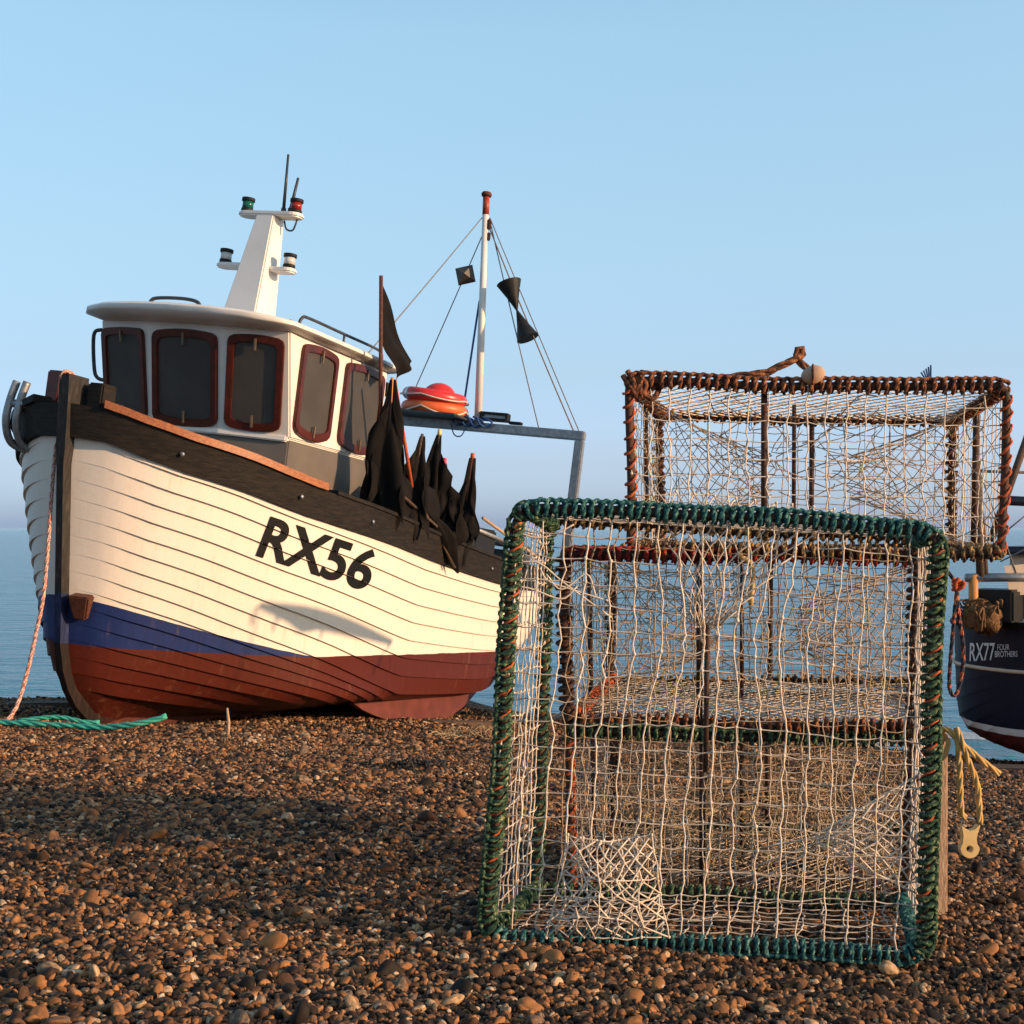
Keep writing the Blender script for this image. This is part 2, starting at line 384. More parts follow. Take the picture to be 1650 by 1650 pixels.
    K(named('kindno','INT'), iop.inputs['Instance Index'])
    e2r = g.nodes.new('FunctionNodeEulerToRotation'); K(named('rot','FLOAT_VECTOR'), e2r.inputs[0]); K(e2r.outputs[0], iop.inputs['Rotation'])
    K(named('scl','FLOAT_VECTOR'), iop.inputs['Scale']); K(iop.outputs[0], go.inputs[0])
    md = o.modifiers.new('scatter', 'NODES'); md.node_group = g
    me.materials.append(m)
build_pebbles()

# ------------------------------------------------------------------ sea
SEA_Z = EYE-4.2
def build_sea():
    mb = MB(); ys = [21,24,27,30,34,40,50,70,110,200,500,1500,5000,14000]
    rows = []
    for y in ys: rows.append([(-(60+y*1.2)+(2*(60+y*1.2))*j/16, y, SEA_Z) for j in range(17)])
    mb.grid(rows)
    m, nt, bs = nodes('sea_water'); L = nt.links.new
    bs.inputs['Base Color'].default_value = (.014,.17,.26,1); bs.inputs['Roughness'].default_value = .12; bs.inputs['IOR'].default_value = 1.33
    tc = N(nt, 'ShaderNodeTexCoord')
    h = None
    for sc, st, amp in ((.10,(1,2.2,1),1.0),(.45,(1,2.6,1),.5),(1.7,(1,2.4,1),.22),(5.5,(1,1.8,1),.07)):
        mp = N(nt, 'ShaderNodeMapping'); mp.inputs['Scale'].default_value = st; L(tc.outputs['Object'], mp.inputs[0])
        n = N(nt, 'ShaderNodeTexNoise', Scale=sc, Detail=3, Roughness=.55); L(mp.outputs[0], n.inputs['Vector'])
        mu = N(nt, 'ShaderNodeMath', operation='MULTIPLY'); L(n.outputs['Fac'], mu.inputs[0]); mu.inputs[1].default_value = amp
        if h is None: h = mu.outputs[0]
        else:
            ad = N(nt, 'ShaderNodeMath', operation='ADD'); L(h, ad.inputs[0]); L(mu.outputs[0], ad.inputs[1]); h = ad.outputs[0]
    bp = N(nt, 'ShaderNodeBump', Strength=1.0, Distance=.9); L(h, bp.inputs['Height']); L(bp.outputs[0], bs.inputs['Normal'])
    structure(mb.build('sea', m))
    # surf along the shore
    mb = MB(); r2 = random.Random(3)
    for k, y0 in enumerate((27.4,)):
        rows = []
        for i in range(241):
            x = -30+60*i/240; w = .14+.20*math.sin(x*.7+k)+.16*math.sin(x*2.3+k*2)+.12*r2.random(); w = max(.03, w)
            yc = y0+.5*math.sin(x*.35+k*1.3)+.2*math.sin(x*1.1)
            rows.append([(x,yc-w*.5,SEA_Z+.012),(x,yc-w*.2,SEA_Z+.05+.05*w),(x,yc+w*.15,SEA_Z+.09+.1*w),(x,yc+w*.5,SEA_Z+.012)])
        mb.grid(rows)
    structure(mb.build('surf_foam', mat('foam', (.50,.55,.58), (.25,.33,.38), 6, .8)), 'stuff')
build_sea()

# ------------------------------------------------------------------ hull
class Hull:
    def __init__(s, L, B, zs, zk, stem, bow_e, bow_l, run=.9, stern_l=2.5, sf=2.4):
        s.sf = sf
        s.L, s.B, s.zs, s.zk, s.stem, s.be, s.bl, s.run, s.sl = L, B, zs, zk, stem, bow_e, bow_l, run, stern_l
    def pt(s, q, h):
        """port point at length fraction q, height fraction h (0 keel, 1 sheer)"""
        ss = q*s.L; h = min(1, max(0, h))
        for _ in range(5):
            zk, zs = interp(s.zk, ss), interp(s.zs, ss); z = zk+h*(zs-zk)
            s0 = interp(s.stem, z); s1 = s.L-s.run*(1-h)**1.6; ss = s0+q*(s1-s0)
        x = max(0, ss-s0); d = max(0, s1-ss)
        if q >= 1: d = 0
        if q <= 0: x = 0
        bow = max(0, 1-max(0, 1-x/s.bl)**2.2)**s.be if x > 1e-6 else 0
        st = max(0, 1-max(0, (s.sl-d)/s.sl)**3)**.5 if d < s.sl else 1
        w = smooth(.05, s.bl*.72, x); ws = smooth(2.6, .2, d)
        fb = h**.42; ff = max(0, -.055*math.log(math.exp(-(h*5.4)/.055)+math.exp(-(.885+.115*h)/.055))); fs = (1-(1-h)**s.sf)**.8
        f = (1-w)*fb+w*ff; f = f*(1-ws)+fs*ws
        return Vector((ss, s.B*bow*st*f, z))
    def section(s, q, ns):
        hs = [i/70 for i in range(71)]; p = [s.pt(q, h) for h in hs]
        L = [0]
        for a, c in zip(p, p[1:]): L.append(L[-1]+(c-a).length)
        out = []; qm = .40
        if q < qm and not hasattr(s, 'hm'):
            pm = [s.pt(qm, h) for h in hs]; Lm = [0]
            for a, c in zip(pm, pm[1:]): Lm.append(Lm[-1]+(c-a).length)
            s.hm = {n_: [float(np.interp(Lm[-1]*k/n_, Lm, hs)) for k in range(n_+1)] for n_ in (14, 17)}
        for k in range(ns+1):
            if q >= qm: h = float(np.interp(L[-1]*k/ns, L, hs))
            else:
                h0 = 0 if k == 0 else .13+.87*(k-1)/(ns-1); w = q/qm; w = w*w*(3-2*w)*.25+w*.75
                h = lerp(h0, s.hm[ns][k], w)
            out.append(s.pt(q, h))
        return out
def qs_list(n):
    return [ (i/n)**1.6*.5*2 if False else (.5*(1-math.cos(PI*(i/n)))*.55+.45*(i/n)) for i in range(n+1)]

def planked_hull(H, ns, lap, nq=64):
    qs = qs_list(nq); secs = [H.section(q, ns) for q in qs]
    def nrm(i, k):
        a = secs[max(0,i-1)][k]; c = secs[min(nq,i+1)][k]; d = secs[i][max(0,k-1)]; e = secs[i][min(ns,k+1)]
        n = (c-a).cross(e-d)
        if n.length < 1e-9: n = Vector((0,1,0))
        n.normalize()
        if n.y < -1e-6: n = -n
        return n
    mb = MB()
    for side in (1,-1):
        def bb(p): return (-p.x, side*p.y, p.z)
        for k in range(ns):
            rows = []
            lower_in, lower_out, upper = [], [], []
            for i in range(nq+1):
                t = smooth(0, .035, qs[i])*smooth(1.0, .97, qs[i])
                p0, p1 = secs[i][k], secs[i][k+1]
                n0, n1 = nrm(i,k), nrm(i,k+1)
                o0 = lap*t*(0 if k == 0 else 1)
                lower_in.append(bb(p0-n0*.004)); lower_out.append(bb(p0+n0*o0))
                upper.append(bb(p1))
            mid = []
            for i in range(nq+1):   # soft rounding of the plank edge
                a = Vector(lower_out[i]); u = Vector(upper[i]); mid.append(tuple(a.lerp(u, .06)))
            rows = [lower_in, lower_out, mid, upper] if side == 1 else [upper, mid, lower_out, lower_in]
            mb.grid(rows)
    return mb, qs, secs

def smooth_angle(o, deg=35):
    me = o.data
    bm = bmesh.new(); bm.from_mesh(me)
    for e in bm.edges:
        if len(e.link_faces) == 2 and e.calc_face_angle(0) > math.radians(deg): e.smooth = False
    bm.to_mesh(me); bm.free()

# ================================================================== main boat
boat = thing('fishing_boat', 'white clinker fishing boat with blue and dark red bottom, lettered RX56 on its bow', 'fishing boat', None, mw=BM)
ZS = [(-.3,1.67),(-.19,1.65),(-.12,1.60),(.13,1.52),(.51,1.45),(.78,1.39),(1.06,1.34),(1.5,1.29),(2.4,1.21),(3.16,1.13),(4.05,1.05),(4.85,.99),(5.73,.95),(7,.95),(8.1,.99)]
ZK = [(-1,-.58),(2,-.62),(5.6,-.64),(7.0,-.40),(8.1,.02)]
STEM = [(-.75,.72),(-.62,.58),(-.54,.41),(-.39,.22),(-.19,.08),(0,.015),(.357,-.05),(1.25,-.21),(1.8,-.29)]
H1 = Hull(8.0, 1.35, ZS, ZK, STEM, .53, 2.4, run=.75, sf=3.4)
hmb, QS, SECS = planked_hull(H1, 17, .020)
hull = hmb.build('hull', M['hull'], boat); smooth_angle(hull, 25)
BVH1 = BVHTree.FromPolygons([BM @ Vector(v) for v in hmb.v], hmb.f)
def on_hull(u, v, bvh=None, lift=.004):
    d = P(u, v, 1.0)-Vector((0,0,EYE)); d.normalize()
    loc, n, i, dist = (bvh or BVH1).ray_cast(Vector((0,0,EYE)), d)
    if loc is None: return None, None
    if n.dot(d) > 0: n = -n
    return loc+n*lift, n

# black rubbing band, bulwark inside, cap rail, deck
def sheer_pts(n=70, h=1.0):
    return [H1.pt(q, h) for q in qs_list(n)]
def band(mb, top, bot, out, inn, side, q0=0., q1=1., n=70, rot_in=True):
    rows = [[],[],[],[]]
    for q in qs_list(n):
        if q < q0 or q > q1: continue
        p = H1.pt(q, 1); e = H1.pt(min(1, q+.004), 1)-H1.pt(max(0, q-.004), 1)
        nn = Vector((-e.y, e.x, 0)); nn = nn.normalized() if nn.length > 1e-6 else Vector((0,1,0))
        if nn.y < 0 and q < .9: nn = -nn
        pl = H1.pt(q, min(1, max(0, 1+bot/(p.z-interp(ZK, p.x)))))
        a = p+nn*out; c = p-nn*inn
        lo = pl+nn*out
        rows[0].append((-a.x, side*max(0,a.y), p.z+top)); rows[1].append((-c.x, side*max(0,c.y), p.z+top))
        rows[2].append((-(pl-nn*inn).x, side*max(0,(pl-nn*inn).y), p.z+bot)); rows[3].append((-lo.x, side*max(0,lo.y), p.z+bot))
    if side < 0: rows = rows[::-1]
    mb.grid(rows, close_v=True)
    for idx in (0, -1):
        mb.poly([r[idx] for r in rows])
for side in (1,-1):
    m_ = MB(); band(m_, 0, -.225, .045, .05, side, .0); o = m_.build('rubbing_strake', M['black_wood'], boat); smooth_angle(o, 30)
    m_ = MB(); band(m_, .055, .002, .070, .075, side, .003, .175); o = m_.build('cap_rail', M['cap_wood'] if side > 0 else M['black_wood'], boat); smooth_angle(o, 30)
    m_ = MB(); band(m_, .030, .002, .060, .065, side, .178, 1.0); o = m_.build('cap_rail', M['black_wood'], boat); smooth_angle(o, 30)
for u_, v_ in ((292,735),(478,800),(597,833),(790,905)):   # bolt heads on the band
    d_ = P(u_, v_, 1.0)-Vector((0,0,EYE)); Y_ = 9.6+3.4*(u_-143)/550; q_ = H1.pt(.02, 1)
    best = min((( (W(p.x, p.y, p.z-.11)-Vector((0,0,EYE))).normalized()-d_.normalized()).length, p) for p in [H1.pt(k/300, 1) for k in range(4, 260)])[1] if False else min([H1.pt(k/300, 1) for k in range(4, 260)], key=lambda p: ((W(p.x, p.y, p.z-.11)-Vector((0,0,EYE))).normalized()-d_.normalized()).length)
    e_ = H1.pt(min(1, best.x/8+.01), 1)-H1.pt(max(0, best.x/8-.01), 1); nn_ = Vector((e_.y, e_.x, 0)).normalized()
    nn_ = nn_ if nn_.y > 0 else -nn_
    m_ = MB(); m_.lathe(b(best.x, best.y, best.z-.11)+nn_*.040, nn_, [(.016,0),(.016,.010),(.009,.014),(0,.015)], 8); m_.build('bolt', M['steel'], boat)
# deck
m_ = MB(); rows = []
for q in qs_list(40):
    p = H1.pt(q, .80); rows.append([(-p.x, -p.y*.97, p.z), (-p.x, 0, p.z+.04), (-p.x, p.y*.97, p.z)])
m_.grid(rows); m_.build('deck', M['deck'], boat)

# stem post, forefoot and keel
m_ = MB(); prof = [(1.86,-.355),(1.44,-.308),(1.36,-.298),(1.25,-.28),(.357,-.118),(.18,-.085),(0,-.055),(-.19,.015),(-.33,.10),(-.45,.21),(-.54,.34),(-.62,.52),(-.68,.80)]
rows = []
for z, s0 in prof:
    k_ = smooth(1.22, 1.40, z); tt = lerp(.10, .20, k_); hw = lerp(.034, .050, k_)
    if z < 0: tt = lerp(.10, .16, smooth(0, -.4, z))
    dz = 0 if z > -.3 else .10*smooth(-.3, -.62, z)
    rows.append([b(s0,-hw*.8,z), b(s0,hw*.8,z), b(s0+tt*.35,hw,z+dz*.4), b(s0+tt,hw,z+dz), b(s0+tt,-hw,z+dz), b(s0+tt*.35,-hw,z+dz*.4)])
m_.grid(rows, close_u=True); m_.poly(rows[0]); m_.poly(rows[-1][::-1])
def stem_material():
    m, nt, bs = nodes('painted_stem'); L = nt.links.new
    tc = N(nt, 'ShaderNodeTexCoord'); sx = N(nt, 'ShaderNodeSeparateXYZ'); L(tc.outputs['Object'], sx.inputs[0])
    mp = N(nt, 'ShaderNodeMapping'); mp.inputs['Scale'].default_value = (12,12,2); L(tc.outputs['Object'], mp.inputs[0])
    n = N(nt, 'ShaderNodeTexNoise', Scale=3.5, Detail=6, Roughness=.7); L(mp.outputs[0], n.inputs['Vector'])
    ad = N(nt, 'ShaderNodeMath', operation='MULTIPLY_ADD'); L(n.outputs['Fac'], ad.inputs[0]); ad.inputs[1].default_value = .03; L(sx.outputs['Z'], ad.inputs[2])
    mr = N(nt, 'ShaderNodeMapRange'); L(ad.outputs[0], mr.inputs[0]); mr.inputs[1].default_value = -1; mr.inputs[2].default_value = 2
    r = ramp(nt, mr.outputs[0], [(0,(.020,.012,.010)),(.338,(.018,.026,.075)),(.456,(.030,.027,.025))], 'CONSTANT')
    r2 = ramp(nt, n.outputs['Fac'], [(.30,(.45,.42,.40)),(.55,(1,1,1)),(.72,(2.6,2.3,2.0))])
    mx = nt.nodes.new('ShaderNodeMix'); mx.data_type = 'RGBA'; mx.blend_type = 'MULTIPLY'; mx.inputs[0].default_value = 1
    L(r.outputs[0], mx.inputs[6]); L(r2.outputs[0], mx.inputs[7]); L(mx.outputs[2], bs.inputs['Base Color'])
    bs.inputs['Roughness'].default_value = .7; bs.inputs['Specular IOR Level'].default_value = .2
    bp = N(nt, 'ShaderNodeBump', Strength=.4, Distance=.008); L(n.outputs['Fac'], bp.inputs['Height']); L(bp.outputs[0], bs.inputs['Normal'])
    return m
stem = m_.build('stem_post', stem_material(), boat, smooth_=True, clean=True); smooth_angle(stem, 30)
m_ = MB(); rows = []
for s0, zb, zt in [(.46,-.665,-.60),(1.2,-.72,-.5),(2.5,-.74,-.5),(5.2,-.74,-.5),(6.5,-.74,-.36),(7.45,-.74,-.05),(7.5,-.74,.0)]:
    rows.append([b(s0,-.06,zb),b(s0,.06,zb),b(s0,.06,zt),b(s0,-.06,zt)])
m_.grid(rows, close_u=True); m_.poly(rows[0]); m_.poly(rows[-1][::-1])
M['keel'] = mat('dark_red_keel', (.10,.022,.014), (.05,.014,.010), 9, .6)
m_.build('keel', M['keel'], boat, smooth_=False)
m_ = MB(); m_.hexa([b(7.56,-.03,-.70),b(8.05,-.03,-.66),b(8.05,.03,-.66),b(7.56,.03,-.70)], [b(7.75,-.03,.35),b(8.15,-.03,.42),b(8.15,.03,.42),b(7.75,.03,.35)])
m_.build('rudder', M['keel'], boat, smooth_=False)
M['bilge'] = mat('faded_red_bilge_keel', (.135,.033,.022), (.09,.020,.013), 7, .6)
for side in (1,-1):   # bilge keels: plates under the turn of the bilge
    m_ = MB(); rows = []
    for i in range(21):
        f = i/20; s0 = lerp(2.75, 6.1, f); y0 = .93+.12*math.sin(PI*f)-.10*f; zt = -.40+.06*f*f; dp = .27*math.sin(PI*min(1,f*1.02))**.8+.01
        rows.append([b(s0,side*(y0-.03),zt), b(s0,side*(y0+.03),zt), b(s0,side*(y0+.045),zt-dp), b(s0,side*(y0-.015),zt-dp)])
    if side < 0: rows = [r_[::-1] for r_ in rows]
    m_.grid(rows, close_u=True); o = m_.build('bilge_keel', M['bilge'], boat); smooth_angle(o, 30)

# lettering on the bow
def lettering(word, quad, bvh, m, mw, name, shear=0, offset=.022):
    """quad: photo corners bl, br, tr, tl of the word on the planking; every vertex is laid on the hull"""
    cu = bpy.data.curves.new('lettering', 'FONT'); cu.body = word; cu.offset = offset; cu.resolution_u = 6; cu.space_character = .98
    to = bpy.data.objects.new('lettering_source', cu); C.objects.link(to)
    bpy.context.view_layer.update()
    me = bpy.data.meshes.new_from_object(to.evaluated_get(bpy.context.evaluated_depsgraph_get()))
    bpy.data.objects.remove(to)
    bm = bmesh.new(); bm.from_mesh(me); bmesh.ops.triangulate(bm, faces=bm.faces)
    for _ in range(5):
        es = [e for e in bm.edges if e.calc_length() > .022]
        if not es: break
        bmesh.ops.subdivide_edges(bm, edges=es, cuts=1); bmesh.ops.triangulate(bm, faces=bm.faces)
    xs = [v.co.x for v in bm.verts]; ys = [v.co.y for v in bm.verts]
    x0, x1, y0, y1 = min(xs), max(xs), min(ys), max(ys); inv = mw.inverted()
    dead = []
    for v in bm.verts:
        a = (v.co.x-x0)/(x1-x0); c = (v.co.y-y0)/(y1-y0)
        px = [lerp(lerp(quad[0][i], quad[1][i], a), lerp(quad[3][i], quad[2][i], a), c) for i in (0,1)]
        loc, n = on_hull(px[0], px[1], bvh, .007)
        if loc is None: dead.append(v)
        else: v.co = inv @ loc
    if dead: bmesh.ops.delete(bm, geom=dead, context='VERTS')
    m2 = bpy.data.meshes.new(name); bm.to_mesh(m2); bm.free(); m2.materials.append(m)
    o = bpy.data.objects.new(name, m2); C.objects.link(o); return o
lt = lettering('RX56', [(411,896),(589,954),(613,889),(436,830)], BVH1, M['letters'], BM, 'registration_lettering', offset=.024); lt.parent = boat
# iron block on the port bow
loc, n = on_hull(133, 976)
inv = BM.inverted(); l2 = inv @ loc; n2 = (inv.to_3x3() @ n).normalized()
m_ = MB(); ez = Vector((0,0,1))-n2*n2.z; ez.normalize(); ex = ez.cross(n2)
if ex.x > 0: ex = -ex
m_.hexa([l2+ex*-.04-ez*.09, l2+ex*.05-ez*.09, l2+ex*.05-ez*.09+n2*.06, l2+ex*-.04-ez*.09+n2*.06], [l2+ex*-.06+ez*.09, l2+ex*.09+ez*.09, l2+ex*.09+ez*.09+n2*.13, l2+ex*-.06+ez*.09+n2*.13])
m_.build('bow_fender_block', M['rust'], boat, False, bevel=.012)

# bow knees, bow roller
m_ = MB(); m_.box(b(-.14,.16,1.72), (.16,.13,.22)); m_.build('bulwark_knee', M['black_wood'], boat, False, bevel=.012)
m_ = MB(); m_.box(b(-.02,-.30,1.73), (.16,.12,.36)); m_.build('bulwark_knee', M['mahogany'], boat, False, bevel=.012)
for dy in (0,.09):
    m_ = MB(); m_.tube(spline([b(-.16,-.56+dy,1.80),b(-.18,-.58+dy,1.66),b(-.18,-.59+dy,1.50),b(-.10,-.58+dy,1.36),b(.10,-.54+dy,1.32)],6), .028, 8)
    m_.build('bow_roller_arm', M['steel'], boat)
m_ = MB(); m_.tube([b(-.17,-.60,1.64),b(-.17,-.36,1.64)], .03, 10); m_.build('bow_roller', M['steel'], boat)
m_ = MB()
for k in (0,.16):
    m_.tube(spline([b(.2+k,.12,1.52),b(.16+k,.10,1.66),b(.22+k,.02,1.70),b(.30+k,-.05,1.66),b(.32+k,-.08,1.52)],6), .022, 8)
m_.build('mooring_cleat', M['white'], boat)

# wheelhouse -----------------------------------------------------------
ZB, ZT = 1.70, 2.50
plan_b = [(1.26,-.87),(1.145,-.33),(1.145,.33),(1.26,.87),(2.85,.87),(2.85,-.87)]
plan_t = [(1.06,-.865),(.955,-.33),(.955,.33),(1.06,.865),(2.80,.865),(2.80,-.865)]
house = MB()
house.hexa; lo = [b(s,y,ZB) for s,y in plan_b]; hi = [b(s,y,ZT) for s,y in plan_t]
n6 = 6; house.add(lo+hi, [tuple(range(n6-1,-1,-1)), tuple(range(n6,2*n6))]+[(i,(i+1)%n6,n6+(i+1)%n6,n6+i) for i in range(n6)])
wh = house.build('wheelhouse', M['white'], boat, False, bevel=.012)
m_ = MB(); ins = lambda s,y,k: (s+k if s < 2 else s-k, y-math.copysign(k,y))
lo = [b(*ins(s,y,.0),.75) for s,y in plan_b]; hi = [b(*ins(s,y,.015),ZB-.002) for s,y in plan_b]
m_.add(lo+hi, [tuple(range(n6-1,-1,-1)), tuple(range(n6,2*n6))]+[(i,(i+1)%n6,n6+(i+1)%n6,n6+i) for i in range(n6)])
m_.build('cabin_base', M['coaming'], boat, False, bevel=.01)
m_ = MB(); loop = [b(*ins(s,y,-.022),ZB-.03) for s,y in plan_b]; m_.prism(loop, (0,0,.05)); m_.build('cabin_ledge', M['white'], boat, False, bevel=.01)

def outline(w, h, arch_t, arch_b, r, n=6, skew=0):
    """window outline centred on (0,0): bowed top and bottom, rounded corners"""
    pts = []
    def edge(y, arch, sgn):
        out = []
        for i in range(n+1):
            x = -w/2+r+(w-2*r)*i/n; out.append((x, y+sgn*arch*(1-(2*x/w)**2)))
        return out
    bot = edge(-h/2, arch_b, -1); top = edge(h/2, arch_t, 1)[::-1]
    def corner(cx, cy, a0):
        return [(cx+r*math.cos(a0+PI/2*k/4), cy+r*math.sin(a0+PI/2*k/4)) for k in range(1,4)]
    return bot+[(w/2-r*.25,-h/2+r*.22-arch_b*.0),(w/2,-h/2+r)]+[(w/2,h/2-r),(w/2-r*.25,h/2-r*.22)]+top+[(-w/2+r*.25,h/2-r*.22),(-w/2,h/2-r)]+[(-w/2,-h/2+r),(-w/2+r*.25,-h/2+r*.22)]
def window(p00, p10, p11, p01, a0, a1, c0, c1, arch_t, arch_b, fr=.055):
    """window in the facet with bottom corners p00 p10 and top corners p11 p01; a, c = fractions across and up"""
    cx, cz = (a0+a1)/2, (c0+c1)/2
    def q(a, c): return (p00.lerp(p10, a)).lerp(p01.lerp(p11, a), c)
    o = q(cx, cz); ex = (q(a1,cz)-q(a0,cz)); w = ex.length; ex.normalize(); ez = q(cx,c1)-q(cx,c0); h = ez.length; ez = (ez-ex*ez.dot(ex)).normalized()
    nn = ex.cross(ez).normalized()
    if nn.dot(o-b(2.0,0,2.1)) < 0: nn = -nn
    out = outline(w, h, arch_t, arch_b, .05); inn = outline(w-2*fr, h-2*fr, arch_t*.8, arch_b*.8, .035)
    pos = lambda L_, d: [o+ex*x+ez*y+nn*d for x, y in L_]
    fm = MB(); fm.ring(pos(out, -.004), pos(inn, -.004), nn*.034); f_ = fm.build('window', M['mahogany'], boat, False, bevel=.005)
    pm = MB(); pm.prism(pos(outline(w-2*fr+.01,h-2*fr+.01,arch_t*.8,arch_b*.8,.035), .002), nn*.010); pm.build('pane', M['pane'], f_, False)
    for sg, ar in ((1,arch_t),(-1,arch_b)):
        cm = MB(); cm.box(o+ez*(sg*(h/2+ar-.075))+nn*.036, (.020,.095,.014), (ex,ez,nn)); cm.build('window_clip', M['clip'], f_, False, bevel=.003)
LO = [b(s,y,ZB) for s,y in plan_b]; HI = [b(s,y,ZT) for s,y in plan_t]
window(LO[0],LO[1],HI[1],HI[0], .06,.93,.06,.91, .015,.02)
window(LO[1],LO[2],HI[2],HI[1], .05,.95,.05,.90, .030,.03)
window(LO[2],LO[3],HI[3],HI[2], .07,.90,.06,.91, .022,.02)
sd = lambda s: (s-1.26)/(2.85-1.26)
window(LO[3],LO[4],HI[4],HI[3], .065,.42,.10,.92, .030,.055)
window(LO[3],LO[4],HI[4],HI[3], .51,.945,.10,.92, .030,.055)
window(LO[5],LO[0],HI[0],HI[5], .06,.46,.10,.92, .030,.055)
window(LO[5],LO[0],HI[0],HI[5], .54,.94,.10,.92, .030,.055)
m_ = MB(); m_.box(b(2.86,-.25,1.75),(.03,.62,1.45)); m_.build('wheelhouse_door', M['mahogany'], boat, False, bevel=.008)

# roof
def roof_plan(k):
    """k = outward offset"""
    pts = [(.755-k,-.62),(.715-k,-.33),(.70-k,0),(.715-k,.33),(.755-k,.62),(.86-k*.9,.83+k*.5),(.98-k*.3,.93+k),(1.3,.955+k),(2.0,.955+k),(2.75,.945+k),(2.95+k*.7,.89+k*.7),(3.0+k,.5),(3.0+k,0),(3.0+k,-.5),(2.95+k*.7,-.89-k*.7),(2.75,-.945-k),(2.0,-.955-k),(1.3,-.955-k),(.98-k*.3,-.93-k),(.86-k*.9,-.83-k*.5)]
    return pts
m_ = MB(); rows = []
crown = lambda s,y: .035*(1-(y/.97)**2)
def rl(k, z, sc=1, cr=1): return [b(1.9+(s-1.9)*sc, y*sc, z+crown(s*1, y*sc)*cr+.035*(1-sc)) for s,y in roof_plan(k)]
rows = [rl(-.12,2.487,.02,.0), rl(-.12,2.487,1,.0), rl(.01,2.515,1,.4), rl(.025,2.525,1,.7), rl(.025,2.548,1,.8), rl(.0,2.562,1,1), rl(-.06,2.569,1,1), rl(-.06,2.572,.7,1), rl(-.06,2.58,.35,1), rl(-.06,2.585,.03,1)]
m_.grid(rows, close_u=True); rf = m_.build('wheelhouse_roof', M['white'], boat, clean=True); smooth_angle(rf, 50)

# rails and grab handles
def rail(pts, r, name, m, k=5):
    mm = MB(); mm.tube(spline(pts, k), r, 8); return mm.build(name, m, boat)
rail([b(1.02,-.40,2.60),b(1.02,-.385,2.665),b(1.03,-.33,2.69),b(1.05,-.15,2.70),b(1.06,-.02,2.69),b(1.06,.035,2.66),b(1.06,.045,2.60)], .015, 'roof_grab_rail', M['dark_steel'])
rail([b(1.28,.80,2.57),b(1.33,.80,2.655),b(1.45,.80,2.675),b(2.0,.80,2.675),b(2.6,.80,2.675),b(2.76,.80,2.655),b(2.8,.80,2.57)], .013, 'roof_handrail', M['dark_steel'])
mm = MB()
for s in (2.05,): mm.tube([b(s,.80,2.57),b(s,.80,2.675)], .011, 8)
mm.tube([b(1.10,.83,2.585),b(2.85,.83,2.585)], .012, 8); mm.build('roof_handrail', M['dark_steel'], boat)
rail([b(1.28,-.80,2.57),b(1.33,-.80,2.655),b(1.45,-.80,2.675),b(2.0,-.80,2.675),b(2.6,-.80,2.675),b(2.76,-.80,2.655),b(2.8,-.80,2.57)], .013, 'roof_handrail', M['dark_steel'])
rail([b(1.20,-.88,2.42),b(1.17,-.95,2.43),b(1.165,-1.0,2.38),b(1.22,-1.0,2.14),b(1.24,-.97,2.05),b(1.26,-.88,2.03)], .016, 'grab_handle', M['dark_steel'])
for yy, zz in ((.66,2.40),(.80,2.36)):
    mm = MB(); mm.box(b(2.90,yy,zz),(.10,.10,.12)); mm.build('deck_lamp', M['black_plastic'], boat, False, bevel=.01)

# signal mast on the roof
m_ = MB()
pb = [(1.64,-.17),(1.64,.17),(2.00,.17),(2.00,-.17)]; pp = [(1.88,-.085),(1.88,.085),(2.06,.085),(2.06,-.085)]
m_.hexa([b(s,y,2.585) for s,y in pb], [b(s,y,3.62) for s,y in pp]); m_.build('signal_mast', M['white'], boat, False, bevel=.012)
def arm(y0, y1, z, s, wid, name):
    m_ = MB(); n = 10
    loop = []
    for i in range(n+1):
        a = -PI/2+PI*i/n; loop.append((s+wid*math.sin(a)*1.0, y1-wid+wid*math.cos(a)))
    if y0 < y1-wid: loop = loop+[(s+wid,y0),(s-wid,y0)]
    L_ = [b(p,q,z) for p,q in loop]; m_.prism(L_, (0,0,.035)); return m_.build(name, M['white'], boat, False, bevel=.01)
def platform(ya, yb, z, s, wid, name):
    m_ = MB(); n = 8; loop = []
    for i in range(n+1):
        a = PI*i/n; loop.append((s+wid*math.cos(a), yb-wid+wid*math.sin(a)))
    for i in range(n+1):
        a = PI+PI*i/n; loop.append((s+wid*math.cos(a), ya+wid+wid*math.sin(a)))
    m_.prism([b(p,q,z) for p,q in loop], (0,0,.04)); return m_.build(name, M['white'], boat, False, bevel=.012)
platform(-.30,.31,3.615,1.97,.085,'light_platform')
platform(-.42,.0,3.155,1.92,.075,'light_platform'); platform(.0,.34,3.135,1.92,.075,'light_platform')
def nav(s, y, z, lens):
    m_ = MB(); m_.lathe(b(s,y,z), (0,0,1), [(0,0),(.052,0),(.052,.03),(.046,.034)]); m_.lathe(b(s,y,z), (0,0,1), [(.046,.092),(.056,.094),(.056,.122),(.03,.128),(0,.128)])
    h = m_.build('navigation_light', M['black_plastic'], boat)
    m_ = MB(); m_.lathe(b(s,y,z), (0,0,1), [(.02,.031),(.047,.032),(.047,.094),(.02,.095)]); m_.build('lens', lens, h)
nav(1.97,-.235,3.655,M['green_lens']); nav(1.97,.235,3.655,M['red_lens']); nav(1.92,-.35,3.195,M['clear_lens']); nav(1.92,.27,3.175,M['clear_lens'])
for (y0,z0,y1,z1,r) in ((.10,3.655,.075,4.17,.010),(.165,3.655,.20,3.97,.011)):
    m_ = MB(); m_.lathe(b(2.0,y0,z0), (0,0,1), [(0,0),(.022,0),(.022,.05),(.012,.06)]); m_.tube([b(2.0,y0,z0+.03), b(2.0,y1,z1)], [r*1.5, r], 8); m_.build('radio_antenna', M['dark_steel'], boat)
